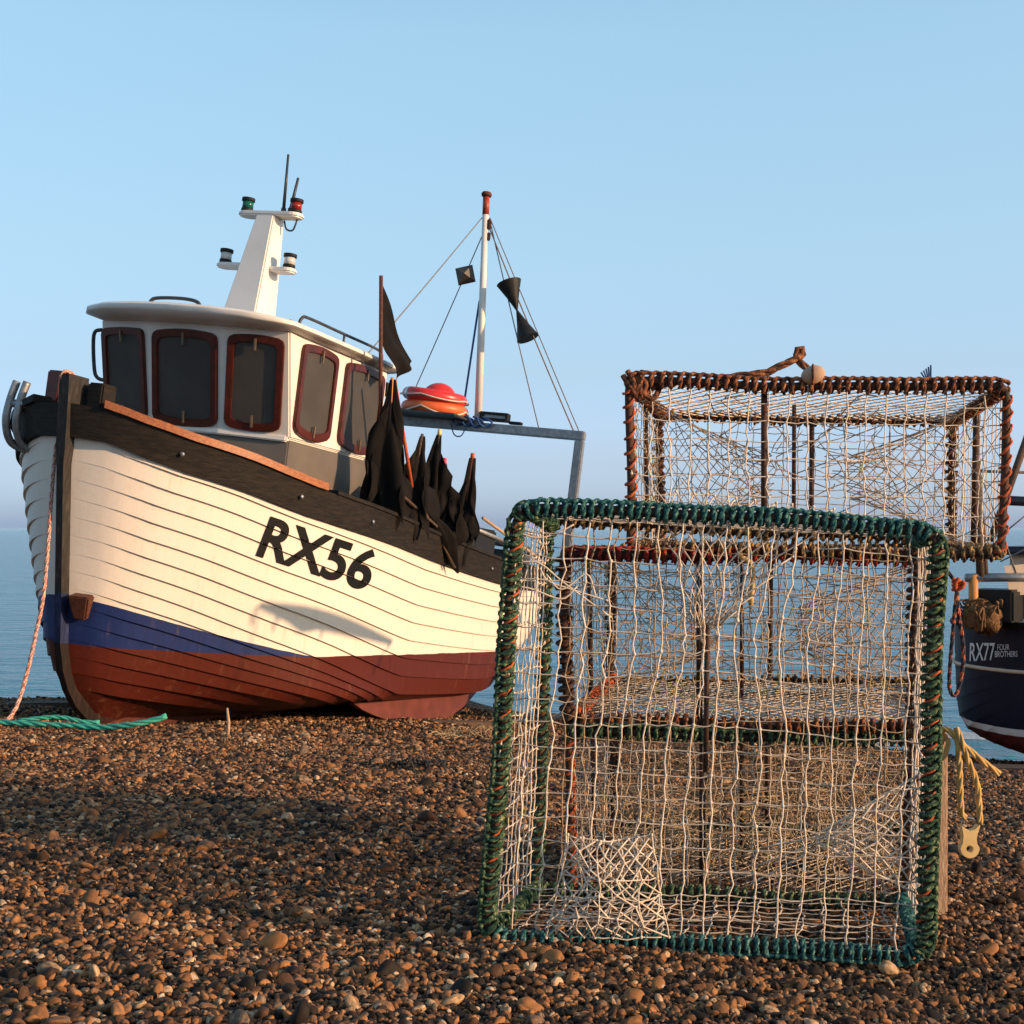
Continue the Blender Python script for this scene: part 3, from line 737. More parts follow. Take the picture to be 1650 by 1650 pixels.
rail([b(2.0,.12,3.60),b(2.0,.15,3.53),b(2.0,.21,3.52),b(2.0,.235,3.58),b(2.0,.24,3.62)], .008, 'light_cable', M['dark_steel'])

# stern gantry and mast
SG = 7.4
m_ = MB(); m_.box(b(SG,0.02,2.595),(.11,2.50,.11)); m_.build('gantry_beam', M['steel'], boat, False, bevel=.012)
for y in (1.215,-1.18):
    m_ = MB(); m_.box(b(SG,y,1.72),(.105,.105,1.64)); m_.build('gantry_post', M['steel'], boat, False, bevel=.012)
m_ = MB(); m_.box(b(SG-.15,-.70,2.665),(.75,.98,.03)); m_.build('gantry_shelf', M['dark_steel'], boat, False, bevel=.006)
mast0, mast1 = b(SG,-.11,2.65), b(SG,-.378,5.50); mq = lambda z: mast0.lerp(mast1, (z-2.65)/2.85)
m_ = MB(); m_.tube([mast0, mq(5.22)], [.048,.040], 12); mst = m_.build('mast', M['white'], boat)
m_ = MB(); m_.tube([mq(5.22), mq(5.46)], .042, 12); m_.build('mast_top', M['red_paint'], mst); m_ = MB(); m_.lathe(mq(5.45), (0,0,1), [(0,0),(.06,0),(.068,.03),(.05,.055),(0,.06)]); m_.build('mast_cap', M['rust'], mst)
m_ = MB(); m_.box(mq(5.10)+b(0,.05,0),(.05,.05,.12)); m_.box(mq(4.95)+b(0,.05,0),(.04,.04,.10)); m_.build('rigging_block', M['rust'], mst, False, bevel=.008)
for y0 in (.04, .20):
    pass
m_ = MB(); m_.box(b(SG,.10,2.70),(.16,.34,.03)); m_.box(b(SG,.10,2.775),(.10,.36,.03))
for y in (-.06,.27): m_.box(b(SG,y,2.74),(.12,.03,.09))
fl = m_.build('floodlight', M['black_plastic'], boat, False, bevel=.006)
m_ = MB(); m_.box(b(SG+.02,.10,2.737),(.08,.28,.05)); m_.build('lens', M['steel'], fl, False)
m_ = MB(); m_.box(b(SG,.38,2.68),(.08,.16,.035)); m_.build('lamp_bracket', M['black_plastic'], boat, False, bevel=.005)
def stay(p0, p1, r, m, sag=.0, name='rigging_line'):
    m_ = MB(); pts = [p0.lerp(p1, i/12)-Vector((0,0,sag*4*(i/12)*(1-i/12))) for i in range(13)]; m_.tube(pts, r, 6); return m_.build(name, m, boat)
top_ = mq(5.18)
stay(top_+b(0,-.05,0), b(2.85,.55,2.56), .0075, M['line'], .01)
stay(mq(4.95)+b(0,-.04,0), b(SG,-1.12,2.66), .0075, M['line'], .01)
stay(mq(4.15)+b(0,-.04,0), b(SG,-.33,2.66), .014, M['blue_rope'], .0)
stay(top_+b(0,.05,0), b(SG,.68,2.65), .0075, M['line'], .01)
stay(mq(5.05)+b(0,.06,0), b(SG,1.12,2.65), .0085, M['brown_line'], .02)
stay(top_+b(0,.06,0), b(SG,1.19,2.65), .007, M['line'], .005)
m_ = MB()
r3 = random.Random(5)
for k in range(4):
    y0 = -.45+.12*k; m_.tube(spline([b(SG-.1,y0,2.70),b(SG-.12,y0+.06+.05*r3.random(),2.64-.05*r3.random()),b(SG-.08,y0+.14,2.60),b(SG-.1,y0+.2,2.66),b(SG-.08,y0+.06,2.71)],5), .014, 6)
m_.tube(spline([b(SG-.1,-.42,2.60),b(SG-.1,-.36,2.47),b(SG-.1,-.27,2.46),b(SG-.1,-.22,2.56)],5), .008, 6)
m_.build('blue_lashing', M['blue_rope'], boat)
# winch and fish boxes amidships, seen between the flags and the traps
m_ = MB(); m_.box(b(4.9,.85,1.05),(.9,.5,.5)); m_.build('engine_casing', M['black_plastic'], boat, False, bevel=.02)
m_ = MB(); m_.tube([b(4.4,1.1,1.30),b(6.6,1.12,1.12)], .025, 8); m_.build('deck_rail', M['steel'], boat)
m_ = MB(); m_.box(b(6.0,.95,1.18),(1.4,.12,.05)); m_.box(b(6.3,.8,.95),(.6,.5,.35)); m_.build('deck_locker', M['dark_steel'], boat, False, bevel=.01)
m_ = MB(); m_.tube([b(4.9,1.1,1.40),b(7.0,1.15,1.02)], .018, 8); m_.build('boat_hook', M['wood_post'], boat)

# ---------------------------------------------------------------- things on the boat (top-level)
def ringbuoy(c, R, r, m, label, tilt, wraps, rope):
    """c world centre; axes of the boat, tilted"""
    X, Y, Z = -A_, T_, U_
    rot = Matrix.Rotation(tilt[0], 3, X) @ Matrix.Rotation(tilt[1], 3, Y)
    X, Y, Z = rot @ X, rot @ Y, rot @ Z
    t = thing('lifebuoy', label, 'lifebuoy', c)
    mb = MB(); n = 40; mb.tube([X*(R*math.cos(2*PI*i/n))+Y*(R*math.sin(2*PI*i/n)) for i in range(n)], r, 14, closed=True); mb.build('float_ring', m, t)
    for a in wraps:
        mb = MB(); pts = [X*(R*math.cos(a+d))+Y*(R*math.sin(a+d)) for d in (-.09,0,.09)]; mb.tube(pts, r*1.03, 14, caps=False); mb.build('tape_band', M['silver'], t)
    mb = MB(); rr = R+r*1.02; pts = []
    for i in range(64):
        a = 2*PI*i/64; k = abs(math.sin(2*a)); q = X*((rr+.02*k)*math.cos(a))+Y*((rr+.02*k)*math.sin(a))-Z*(.05*k*rope); pts.append(q)
    mb.tube(pts, .011, 6, closed=True); mb.build('grab_line', M['white_rope'], t)
    return t
yc_ = -.66
ringbuoy(W(SG-.1,yc_,2.755), .335, .078, M['buoy_orange'], 'orange lifebuoy with white grab line lying under the red one on the stern gantry', (0,.02), (2.0,5.1), 1.6)
ringbuoy(W(SG-.12,yc_-.01,2.905), .325, .078, M['buoy_red'], 'red lifebuoy with silver bands, topmost of the pair on the stern gantry', (-.06,.05), (2.45,5.6), .6)
t = thing('ball_buoy', 'round red ball buoy nested in the red lifebuoy on the stern gantry', 'buoy', W(SG-.12,yc_+.04,2.925))
mb = MB(); mb.ball((0,0,-.03), .215, 24, 14, (1,1,.88)); mb.build('float', M['buoy_red'], t)
# day shapes
t = thing('day_shape_diamond', 'black diamond day shape hanging left of the white stern mast', 'day shape', W(SG,-.52,4.46))
ax1 = (T_*.9+U_*.25+A_*.2).normalized(); ax2 = (U_-ax1*U_.dot(ax1)).normalized(); ax3 = ax1.cross(ax2)
mb = MB(); rz = Matrix.Rotation(.25, 3, ax3); e1 = rz @ ax1; e2 = rz @ ax2; e3 = ax3
r_ = .155
vs = [e1*r_+e2*.6*0, e2*r_*1.0, -e1*r_, -e2*r_, e3*r_*.7, -e3*r_*.7]
rq = Matrix.Rotation(PI/4-.2, 3, e3); vs = [rq @ v for v in vs]
mb.add(vs, [(0,1,4),(1,2,4),(2,3,4),(3,0,4),(1,0,5),(2,1,5),(3,2,5),(0,3,5)])
mb.build('panel', mat('black_panel', (.03,.026,.02), (.07,.055,.04), 5, .5), t, False)
t = thing('day_shape_cones', 'two black cones point to point hanging right of the white stern mast', 'day shape', W(SG,.215,4.056))
def cone(c, R, name):
    mb = MB(); c = Vector(c); axd = c.normalized(); hgt = c.length; mb.lathe((0,0,0), axd, [(.012,.0),(R*.5,hgt*.5),(R,hgt),(R*.96,hgt),(0,hgt*.995)], 16); o = mb.build(name, M['black_plastic'], t); smooth_angle(o, 40)
cone(T_*-.15+U_*.335, .155, 'cone'); cone(T_*.185+U_*-.335, .14, 'cone')

# dan flags ---------------------------------------------------------
GR = 'marker flags bundled on the port side deck'
def pole_mesh(p0, p1, r, m, t, name='pole'):
    mb = MB(); o = Vector(t.location); mb.tube([p0-o, p1-o], [r*1.1, r], 8); return mb.build(name, m, t)
def cloth_patch(t, A, B_, Cc, D, amp, seed, nx=14, ny=16, thick=.006):
    """A-B along the pole (top to bottom), D-C the fly edge"""
    o = Vector(t.location); mb = MB(); n = (B_-A).cross(D-A).normalized(); rows = []
    for i in range(ny+1):
        f = i/ny; l = A.lerp(B_, f); rr = D.lerp(Cc, f); row = []
        for j in range(nx+1):
            g = j/nx; q = l.lerp(rr, g)+n*(amp*math.sin(g*6+f*3+seed)*g+amp*.5*math.sin(f*9+g*2.5+seed)*g); row.append(q-o)
        rows.append(row)
    back = [[q-n*thick for q in r_] for r_ in rows]
    mb.grid(rows); mb.grid([r_[::-1] for r_ in back])
    edge = rows[0]+[r_[-1] for r_ in rows[1:]]+rows[-1][::-1][1:]+[r_[0] for r_ in rows[::-1][1:-1]]
    eb = back[0]+[r_[-1] for r_ in back[1:]]+back[-1][::-1][1:]+[r_[0] for r_ in back[::-1][1:-1]]
    mb.grid([edge, eb], close_u=True)
    return mb.build('cloth', M['black_cloth'], t)
def furled(label, top, bot, prof, pole_m, seed, lean=0, tail=None, tip=None, pole_low=.02):
    """cloth hanging round its pole: prof = list of (fraction down, half width along view-plane x, shift)"""
    t = thing('marker_flag', label, 'flag', bot, GR); o = Vector(t.location); r = random.Random(seed)
    d = (top-bot); mb = MB(); nu = 36
    pole_mesh(bot-d*pole_low, top+d.normalized()*.02, .014, pole_m, t)
    ph = [r.random()*6.28 for _ in range(4)]
    rows = []; n = 22
    for i in range(n+1):
        f = i/n; w = float(np.interp(f, [p[0] for p in prof], [p[1] for p in prof])); sh = float(np.interp(f, [p[0] for p in prof], [p[2] for p in prof]))
        c = top-d*f+Vector((sh,0,0)); row = []
        for j in range(nu):
            a = 2*PI*j/nu
            fold = 1+.42*math.sin(3*a+ph[0]+3.6*f)+.26*math.sin(5*a+ph[1]-4.5*f)+.10*math.sin(9*a+ph[2]+5*f)
            rr = w*fold*(1+.12*math.sin(7*f+ph[3])); hem = max(0, f-.6)*(.35*max(0, math.sin(2*a+ph[2]))+.16*math.sin(5*a+ph[3]))
            row.append(c+Vector((math.cos(a)*rr+.02*math.sin(6*f+ph[1])*f, math.sin(a)*rr*.55, .03*math.sin(3*a+ph[2])*f-hem)) - o)
        rows.append(row)
    mb.grid(rows, close_u=True); mb.poly(rows[0][::-1])
    mb.poly(rows[-1])
    mb.build('cloth', M['black_cloth'], t)
    for k in range(3):
        sx = (-1,1,r.choice((-1,1)))[k]; a0 = r.uniform(.05,.2); a1 = r.uniform(.5,.75); wd = prof[-2][1]
        c3 = bot+Vector((sx*wd*r.uniform(.9,1.5), -.04-.05*k, -.10+.22*r.random())); d3 = top-d*r.uniform(.35,.6)+Vector((sx*wd*r.uniform(.7,1.3), -.06, 0))
        cloth_patch(t, top-d*a0, top-d*a1, c3, d3, .045, r.random()*6)
    if tip is not None:
        mb = MB(); mb.tube([top-o+d.normalized()*-.01, top-o+d.normalized()*.045], .02, 8); mb.build('pole_tip', tip, t)
    return t
def FP(u, v, y): # point on the boat at pixel with given athwart y (depth solved)
    k = (u-825)/F; m = -(v-851)/F; b0 = O_-Vector((0,0,EYE))+T_*y
    a11, a12 = A_.x-k*A_.y, U_.x-k*U_.y; a21, a22 = A_.z-m*A_.y, U_.z-m*U_.y
    r1, r2 = -(b0.x-k*b0.y), -(b0.z-m*b0.y); D = a11*a22-a12*a21
    return W((r1*a22-a12*r2)/D, y, (a11*r2-a21*r1)/D)
px = 1/185.
# flying flag
p0, p1 = FP(613,700,1.16), FP(614,450,1.10)
t = thing('marker_flag', 'long black pennant flying from the tall pole beside the last wheelhouse window', 'flag', p0, GR)
pole_mesh(p0-(p1-p0)*.5, p1+(p1-p0).normalized()*.03, .016, M['rust'], t)
yF = 1.10
cloth_patch(t, FP(614,453,yF), FP(614,545,yF), FP(644,612,yF+.05), FP(660,582,yF+.02), .045, 1.0)
# big furled flag by the wheelhouse
furled('large black furled flag on an orange pole, tight against the wheelhouse end', FP(632,612,1.24), FP(620,832,1.27), [(0,.022,0),(.12,.04,0),(.3,.075,0),(.5,.105,-.02),(.75,.14,-.02),(.9,.15,-.0),(1,.10,.0)], M['orange_paint'], 3)
t2 = thing('flag_pole', 'bare orange pole leaning in front of the large furled black flag', 'pole', FP(657,760,1.24))
pole_mesh(FP(666,800,1.27), FP(636,612,1.18), .015, M['orange_strand'], t2)
furled('black furled flag, first right of the large one, plain topped', FP(680,703,1.22), FP(655,850,1.30), [(0,.016,0),(.2,.035,0),(.4,.07,.01),(.7,.11,.02),(.9,.12,.02),(1,.07,.02)], M['timber'], 4)
furled('black furled flag behind the others, its cream pole tip tied up to the gantry beam', FP(708,700,1.16), FP(692,860,1.22), [(0,.016,0),(.2,.035,-.01),(.45,.075,-.02),(.75,.12,-.02),(1,.09,.0)], M['timber'], 5, tip=M['ivory'])
furled('short black furled flag with a pink pole tip, between taller ones', FP(716,746,1.24), FP(706,872,1.28), [(0,.014,0),(.15,.035,0),(.4,.075,0),(.7,.13,0),(.9,.15,0),(1,.09,0)], M['rust'], 6, tip=mat('pink_tip', (.65,.05,.10), None, 10, .5))
furled('black furled flag with an orange pole tip, nearest the stern', FP(761,738,1.26), FP(742,888,1.34), [(0,.022,0),(.2,.035,0),(.45,.07,-.0),(.7,.105,.0),(.88,.10,0),(1,.04,0)], M['rust'], 7, tip=M['orange_strand'])
t = thing('marker_flag', 'black pennant hanging point down over the side of the white boat', 'flag', FP(738,922,1.46), GR)
pole_mesh(FP(733,915,1.46), FP(672,800,1.26), .010, M['timber'], t)
mb = MB(); o = Vector(t.location); rows = []
for i in range(15):
    f = i/14; c = FP(lerp(686,738,f), lerp(822,924,f), lerp(1.30,1.455,f)); w = .19*math.sin(min(1,f*1.8)*PI/2)*(1-f)**.9+.008
    rows.append([c-o+Vector((math.cos(2*PI*j/24)*w*(1+.25*math.sin(8*PI*j/24+3*f)), math.sin(2*PI*j/24)*w*.5, 0)) for j in range(24)])
mb.grid(rows, close_u=True); mb.poly(rows[0][::-1]); mb.poly(rows[-1]); mb.build('cloth', M['black_cloth'], t)
t = thing('marker_flag', 'lowest heap of black flag cloth draped over the bulwark under the poles', 'flag', FP(690,870,1.33), GR)
mb = MB(); o = Vector(t.location); r = random.Random(9); rows = []
for i in range(13):
    f = i/12; c = FP(lerp(640,760,f), lerp(812,888,f), 1.28); hh = .20+.10*math.sin(f*PI)+.06*math.sin(f*17); dn = .06+.17*math.sin(f*PI)+.07*math.sin(f*11)
    rows.append([c-o+Vector((0, math.cos(2*PI*j/20)*.13, (math.sin(2*PI*j/20))*(hh if math.sin(2*PI*j/20) > 0 else dn)+.015*math.sin(j*2.1+i))) for j in range(20)])
mb.grid(rows, close_u=True); mb.poly(rows[0][::-1]); mb.poly(rows[-1]); mb.build('cloth', M['black_cloth'], t)
pole_mesh(FP(650,800,1.34), FP(730,872,1.40), .012, M['timber'], t)

# ropes at the bow
def rope(name, label, pts, r, m, cat='rope', k=8, lay=True, par=None, group=None):
    path = resample(spline(pts, k), r*1.4); mb = MB()
    n = 3 if lay else 1
    if lay:   # three-strand laid rope
        tang = [(path[min(i+1,len(path)-1)]-path[max(i-1,0)]).normalized() for i in range(len(path))]
        nrm = tang[0].orthogonal().normalized(); fr = []
        for i, t_ in enumerate(tang):
            nrm = (nrm-t_*nrm.dot(t_)).normalized(); fr.append((nrm.copy(), t_.cross(nrm)))
        for s in range(3):
            mb.tube([p+(fr[i][0]*math.cos(i*.62+s*2.094)+fr[i][1]*math.sin(i*.62+s*2.094))*r*.5 for i, p in enumerate(path)], r*.58, 5)
    else: mb.tube(path, r, 6)
    if par: return mb.build(name, m, par, offset=Vector(par.location))
    o = Vector(pts[0]); ob = mb.build(name, m, offset=o); ob.location = o
    if label: tag(ob, label, cat, group)
    return ob
rope('mooring_rope', 'thin red flecked rope hanging from the stem head down to the shingle', [W(-.22,.03,1.80),W(-.28,.0,1.87),W(-.345,-.03,1.84),P(95,680,9.5),P(86,760,9.48),P(78,870,9.45),P(70,960,9.4),P(58,1020,9.35),P(46,1075,9.3),P(30,1130,9.2),P(14,1158,9.1),P(-6,1172,9.0)], .014, M['bow_rope'])
def onground(u, v0, Yg, h): 
    x = (u-825)/F*Yg; return Vector((x, Yg, float(zg(x, Yg))+h))
def ray_ground(u, v):
    lo_, hi_ = 1.2, 40.
    for Y in np.arange(1.5, 18, .01):
        x = (u-825)/F*Y
        if EYE-(v-851)/F*Y <= float(zg(x, Y)): return Y
    return 13.
Yr = ray_ground(60, 1175)
rope('ground_rope', 'mint green rope lying on the shingle below the bow, its end lifted', [onground(-60,0,Yr+.1,.03),onground(40,0,Yr,.035),onground(110,0,Yr-.05,.035),onground(165,0,Yr-.1,.04),P(215,1167,Yr-.15),P(245,1161,Yr-.15),P(268,1154,Yr-.15)], .019, M['green_rope_ground'])
rope('ground_rope', 'short second strand of green rope just behind the long one at the far left', [onground(30,0,Yr+.12,.04),onground(90,0,Yr+.12,.07),P(135,1163,Yr+.1),P(160,1164,Yr+.1)], .015, M['green_rope_ground'])

# ================================================================== second boat
be = math.radians(38)
hd = Vector((math.sin(be), math.cos(be), 0)); L2 = 7.2
stern_w = Vector((4.93, 12.35, EYE-1.93))
O2 = stern_w+hd*L2; left = Vector((-math.cos(be), math.sin(be), 0))
BM2 = Matrix(((hd.x,left.x,0,O2.x),(hd.y,left.y,0,O2.y),(hd.z,left.z,1,O2.z),(0,0,0,1)))
boat2 = thing('fishing_boat', 'dark navy fishing boat with white lines at the right edge of the picture, lettered RX77', 'fishing boat', None, mw=BM2)
ZS2 = [(-.3,1.6),(2,1.25),(4,1.04),(6,.98),(7.4,1.04)]; ZK2 = [(-1,-.36),(5,-.36),(6.2,-.32),(7.3,-.20)]
H2 = Hull(L2, 1.32, ZS2, ZK2, [(-.5,.5),(0,.1),(1.4,-.2)], .6, 2.6, run=.08, stern_l=1.6, sf=11)
hmb2, _, SEC2 = planked_hull(H2, 14, .005, 48)
h2 = hmb2.build('hull', M['hull2'], boat2); smooth_angle(h2, 25)
BVH2 = BVHTree.FromPolygons([BM2 @ Vector(v) for v in hmb2.v], hmb2.f)
def line2(z, rad, m, name):
    mb = MB(); pts = []
    for i in range(60):
        q = .15+.85*(i/59)**.6; hh = .8
        for _ in range(12): p = H2.pt(q, hh); hh = min(1, max(0, hh+(z-p.z)*.8))
        pts.append((-p.x, p.y+.012, p.z))
    pts += [(x-.0, -y, z_) for x, y, z_ in pts[::-1]]
    mb.tube(pts, rad, 6); return mb.build(name, m, boat2)
line2(.60, .020, M['cream'], 'rubbing_strake'); line2(9, .035, M['black_wood'], 'gunwale'); 
mb = MB(); rows = []
for q in qs_list(30):
    p = H2.pt(q, .88); rows.append([(-p.x,-p.y*.97,p.z),(-p.x,p.y*.97,p.z)])
mb.grid(rows); mb.build('deck', M['deck'], boat2)
mb = MB(); mb.hexa([(-L2+.35,-.05,-.52),(-1,-.05,-.52),(-1,.05,-.52),(-L2+.35,.05,-.52)],[(-L2+.3,-.05,-.1),(-1,-.05,-.38),(-1,.05,-.38),(-L2+.3,.05,-.1)]); mb.build('keel', M['keel'], boat2, False)
mb = MB(); mb.box((-L2+.05,0,-.1),(.30,.05,.85)); mb.build('rudder', M['keel'], boat2, False, bevel=.01)
lt = lettering('RX77', [(1563,1066),(1603,1064),(1604,1036),(1564,1036)], BVH2, M['white_letters'], BM2, 'registration_lettering', offset=.01); lt.parent = boat2
lt = lettering('FOUR', [(1608,1048),(1627,1047),(1627,1038),(1608,1038)], BVH2, M['white_letters'], BM2, 'name_lettering', offset=.0); lt.parent = boat2
lt = lettering('BROTHERS', [(1604,1059),(1640,1058),(1640,1049),(1604,1049)], BVH2, M['white_letters'], BM2, 'name_lettering', offset=.0); lt.parent = boat2
I2 = BM2.inverted(); Y2 = 12.6
def Q(u, v, Y=Y2): return I2 @ P(u, v, Y)
mb = MB(); xa = Vector((1,0,0)); 
c_ = Q(1668,945,13.3); mb.box(c_+Vector((1.0,-.45,-.25)),(1.7,1.5,1.1)); mb.build('wheelhouse', M['cream'], boat2, False, bevel=.02)
mb = MB(); mb.box(c_+Vector((1.0,-.45,.345)),(1.9,1.7,.085)); mb.build('wheelhouse_roof', M['navy_paint'], boat2, False, bevel=.03)
mb = MB(); mb.hexa([Q(1640,955)+Vector((0,0,-.3))]*0 or [Q(1628,960),Q(1660,958),Q(1660,958)+Vector((.05,0,0)),Q(1628,960)+Vector((.05,0,0))],[Q(1618,912),Q(1660,908),Q(1660,908)+Vector((.05,0,0)),Q(1618,912)+Vector((.05,0,0))]); mb.build('spray_screen', M['cream'], boat2, False)
def bar2(p, q, r, m, name):
    mb = MB(); mb.tube([p,q], r, 8); return mb.build(name, m, boat2)
bar2(Q(1556,931),Q(1720,929), .040, M['steel'], 'gallows_beam')
bar2(Q(1569,1010),Q(1568,926), .045, M['orange_paint'], 'gallows_post')
bar2(Q(1700,1010),Q(1700,926), .045, M['orange_paint'], 'gallows_post')
bar2(Q(1596,872),Q(1668,668), .035, M['timber'], 'boom')
bar2(Q(1580,930),Q(1573,742), .040, M['timber'], 'mast')
bar2(Q(1588,930),Q(1578,790), .030, M['timber'], 'mast')
bar2(Q(1570,759),Q(1720,763), .014, M['brown_line'], 'spreader'); bar2(Q(1612,806),Q(1740,812), .045, M['dark_steel'], 'derrick')
bar2(Q(1610,865),Q(1690,800), .007, M['line'], 'rigging_line'); bar2(Q(1612,905),Q(1720,850), .007, M['line'], 'rigging_line'); bar2(Q(1573,745),Q(1640,930), .007, M['line'], 'rigging_line')
t = thing('net_heap', 'ochre heap of netting piled on the stern of the navy boat', 'net', BM2 @ Q(1582,992))
mb = MB(); r = random.Random(2); rows = []
for i in range(13):
    th = PI*i/12; rows.append([Vector((.16*math.sin(th)*math.cos(2*PI*j/20), .17*math.sin(th)*math.sin(2*PI*j/20), .12*math.cos(th)))*(1+.16*math.sin(3*th+j)*math.sin(j*1.7)) for j in range(20)])
rows = [[q*(1+.18*math.sin(23*q.x+9*q.y)+.14*math.sin(31*q.z+17*q.y+1)+.10*math.sin(60*q.x-40*q.z))-Vector((0,0,.35*max(0,-q.z))) for q in r_] for r_ in rows]
mb.grid(rows, close_u=True)
for _ in range(40):
    a = r.random()*6.28; p = Vector((.15*math.cos(a),.15*math.sin(a),r.uniform(-.05,.10))); mb.tube(spline([p, p*.8+Vector((r.gauss(0,.05),r.gauss(0,.05),.06)), p*.5+Vector((r.gauss(0,.08),r.gauss(0,.08),.10)), p*1.1+Vector((0,0,-.08))],4), .009, 5)
mb.build('netting', M['net_heap'], t)
mb = MB(); mb.box(Q(1607,975,12.7),(.35,.4,.30)); tag_o = mb.build('fish_box', M['black_plastic'], boat2, False, bevel=.02)

# ================================================================== traps
def rrect(c4, r, k=7):
    """four sides of a rounded loop, each from mid-corner to mid-corner"""
    n = 4; arcs = []
    for i in range(n):
        p = c4[i]; a = (c4[i-1]-p).normalized(); d = (c4[(i+1)%n]-p).normalized()
        s0, s1 = p+a*r, p+d*r
        arcs.append([s0*(1-t)**2+p*2*t*(1-t)*1.0+s1*t*t for t in [j/(2*k) for j in range(2*k+1)]])
    sides = []
    for i in range(n):
        j = (i+1) % n; sides.append(arcs[i][k:]+arcs[j][:k+1])
    return sides
def wobble(path, amp, seed, f=3):
    r = random.Random(seed); ph = [r.random()*6.28 for _ in range(6)]; out = []; s = 0
    for i, p in enumerate(path):
        if i: s += (p-path[i-1]).length
        out.append(p+Vector((amp*math.sin(s*f*2+ph[0])+amp*.4*math.sin(s*f*5+ph[1]), amp*math.sin(s*f*1.7+ph[2]), amp*math.sin(s*f*2.3+ph[3])+amp*.4*math.sin(s*f*6+ph[4]))))
    return out
def frames(path):
    k = len(path); tang = [(path[min(i+1,k-1)]-path[max(i-1,0)]).normalized() for i in range(k)]
    nrm = tang[0].orthogonal().normalized(); fr = []
    for t in tang:
        nrm = nrm-t*nrm.dot(t); nrm = nrm.normalized() if nrm.length > 1e-6 else t.orthogonal().normalized(); fr.append((nrm.copy(), t.cross(nrm)))
    return fr
def wrap_rope(mb, path, core, rr, pitch, seed, chain=None, gap=0.0, per=15):
    """rope lashed round a bar; chain = direction in which the hitches form a plait"""
    r = random.Random(seed); path = [Vector(p) for p in path]
    L = sum((a-c).length for a, c in zip(path, path[1:])); turns = max(1, int(L/pitch)); n = turns*per
    path2 = resample(path, L/n); fr = frames(path2); pts = []; ja = 0
    jit = [r.uniform(-1,1) for _ in range(turns+2)]
    seg = []; 
    for i, p in enumerate(path2):
        tu = i/per; k = int(tu); a = 2*PI*tu
        R = core+rr*(.85+.22*jit[min(k,turns)])
        off = .28*pitch*math.sin(a+1.3)+.12*pitch*jit[min(k+1,turns)]
        t = (path2[min(i+1,len(path2)-1)]-path2[max(i-1,0)]).normalized()
        q = p+(fr[i][0]*math.cos(a)+fr[i][1]*math.sin(a))*R+t*off
        seg.append(q)
    if len(seg) < 4: return
    f2 = frames(seg)
    for ph in (0, PI):
        mb.tube([q+(f2[i][0]*math.cos(ph+i*.85)+f2[i][1]*math.sin(ph+i*.85))*rr*.52 for i, q in enumerate(seg)], rr*.66, 5)
    if chain is not None:
        ch = Vector(chain); pts = []; per2 = 8; n2 = turns*per2; p3 = resample(path, L/n2)
        for i, p in enumerate(p3):
            t = (p3[min(i+1,len(p3)-1)]-p3[max(i-1,0)]).normalized(); d = ch-t*ch.dot(t)
            if d.length < 1e-6: continue
            d.normalize(); s = t.cross(d); a = 2*PI*i/per2
            pts.append(p+d*(core+rr*1.5)+s*(rr*.9*math.sin(a))+t*(.35*pitch*math.sin(2*a)))
        mb.tube(pts, rr*.9, 6)
def coons(c4, bulge=0, nrm=None):
    TL, TR, BR, BL = c4
    def f(u, v):
        p = TL.lerp(TR, u).lerp(BL.lerp(BR, u), v)
        if bulge and nrm: p = p+nrm*(bulge*16*u*(1-u)*v*(1-v))
        return p
    return f
def net_square(mb, fn, nu, nv, r1, r2, jit, seed, knots=True, skip=None, wave=0.0, mbh=None):
    r = random.Random(seed); nodes_ = {}
    for i in range(nu+1):
        for j in range(nv+1):
            du, dv = (r.gauss(0,jit)/nu, r.gauss(0,jit)/nv)
            if i in (0,nu): du = 0
            if j in (0,nv): dv = 0
            nodes_[i,j] = fn(min(1,max(0,i/nu+du)), min(1,max(0,j/nv+dv)))+Vector((0, r.gauss(0, .004), 0))
    mh = mbh or mb
    for i in range(nu+1):
        path = []
        for j in range(nv+1):
            p = nodes_[i,j]; path.append(p)
            if j < nv:
                q = nodes_[i,j+1]; e = (q-p).length; path.append(p.lerp(q,.5)+Vector((r.gauss(0,.05*e+wave),r.gauss(0,.04*e),0)))
        run = []
        for j in range(nv+1):
            run.append(path[2*j])
            if j < nv:
                if skip and skip(i/nu, (j+.5)/nv, 'v'):
                    if len(run) > 1: mb.tube(run, r1, 5)
                    run = []
                else: run.append(path[2*j+1])
        if len(run) > 1: mb.tube(run, r1*r.uniform(.85,1.15), 5)
    for j in range(nv+1):
        run = []
        for i in range(nu+1):
            p = nodes_[i,j]; run.append(p)
            if i < nu:
                if skip and skip((i+.5)/nu, j/nv, 'h'):
                    if len(run) > 1: mh.tube(run, r2, 4)
                    run = []
                else:
                    q = nodes_[i+1,j]; e = (q-p).length; run.append(p.lerp(q,.5)+Vector((0,r.gauss(0,.04*e),r.gauss(0,.035*e)-.04*e)))
        if len(run) > 1: mh.tube(run, r2, 4)
    if knots:
        for (i,j), p in nodes_.items():
            if skip and skip(i/nu, j/nv, 'k'): continue
            k = r1*r.uniform(1.6,2.3); mb.ball(p, k, 6, 4, (1,1,1.25))
    return nodes_
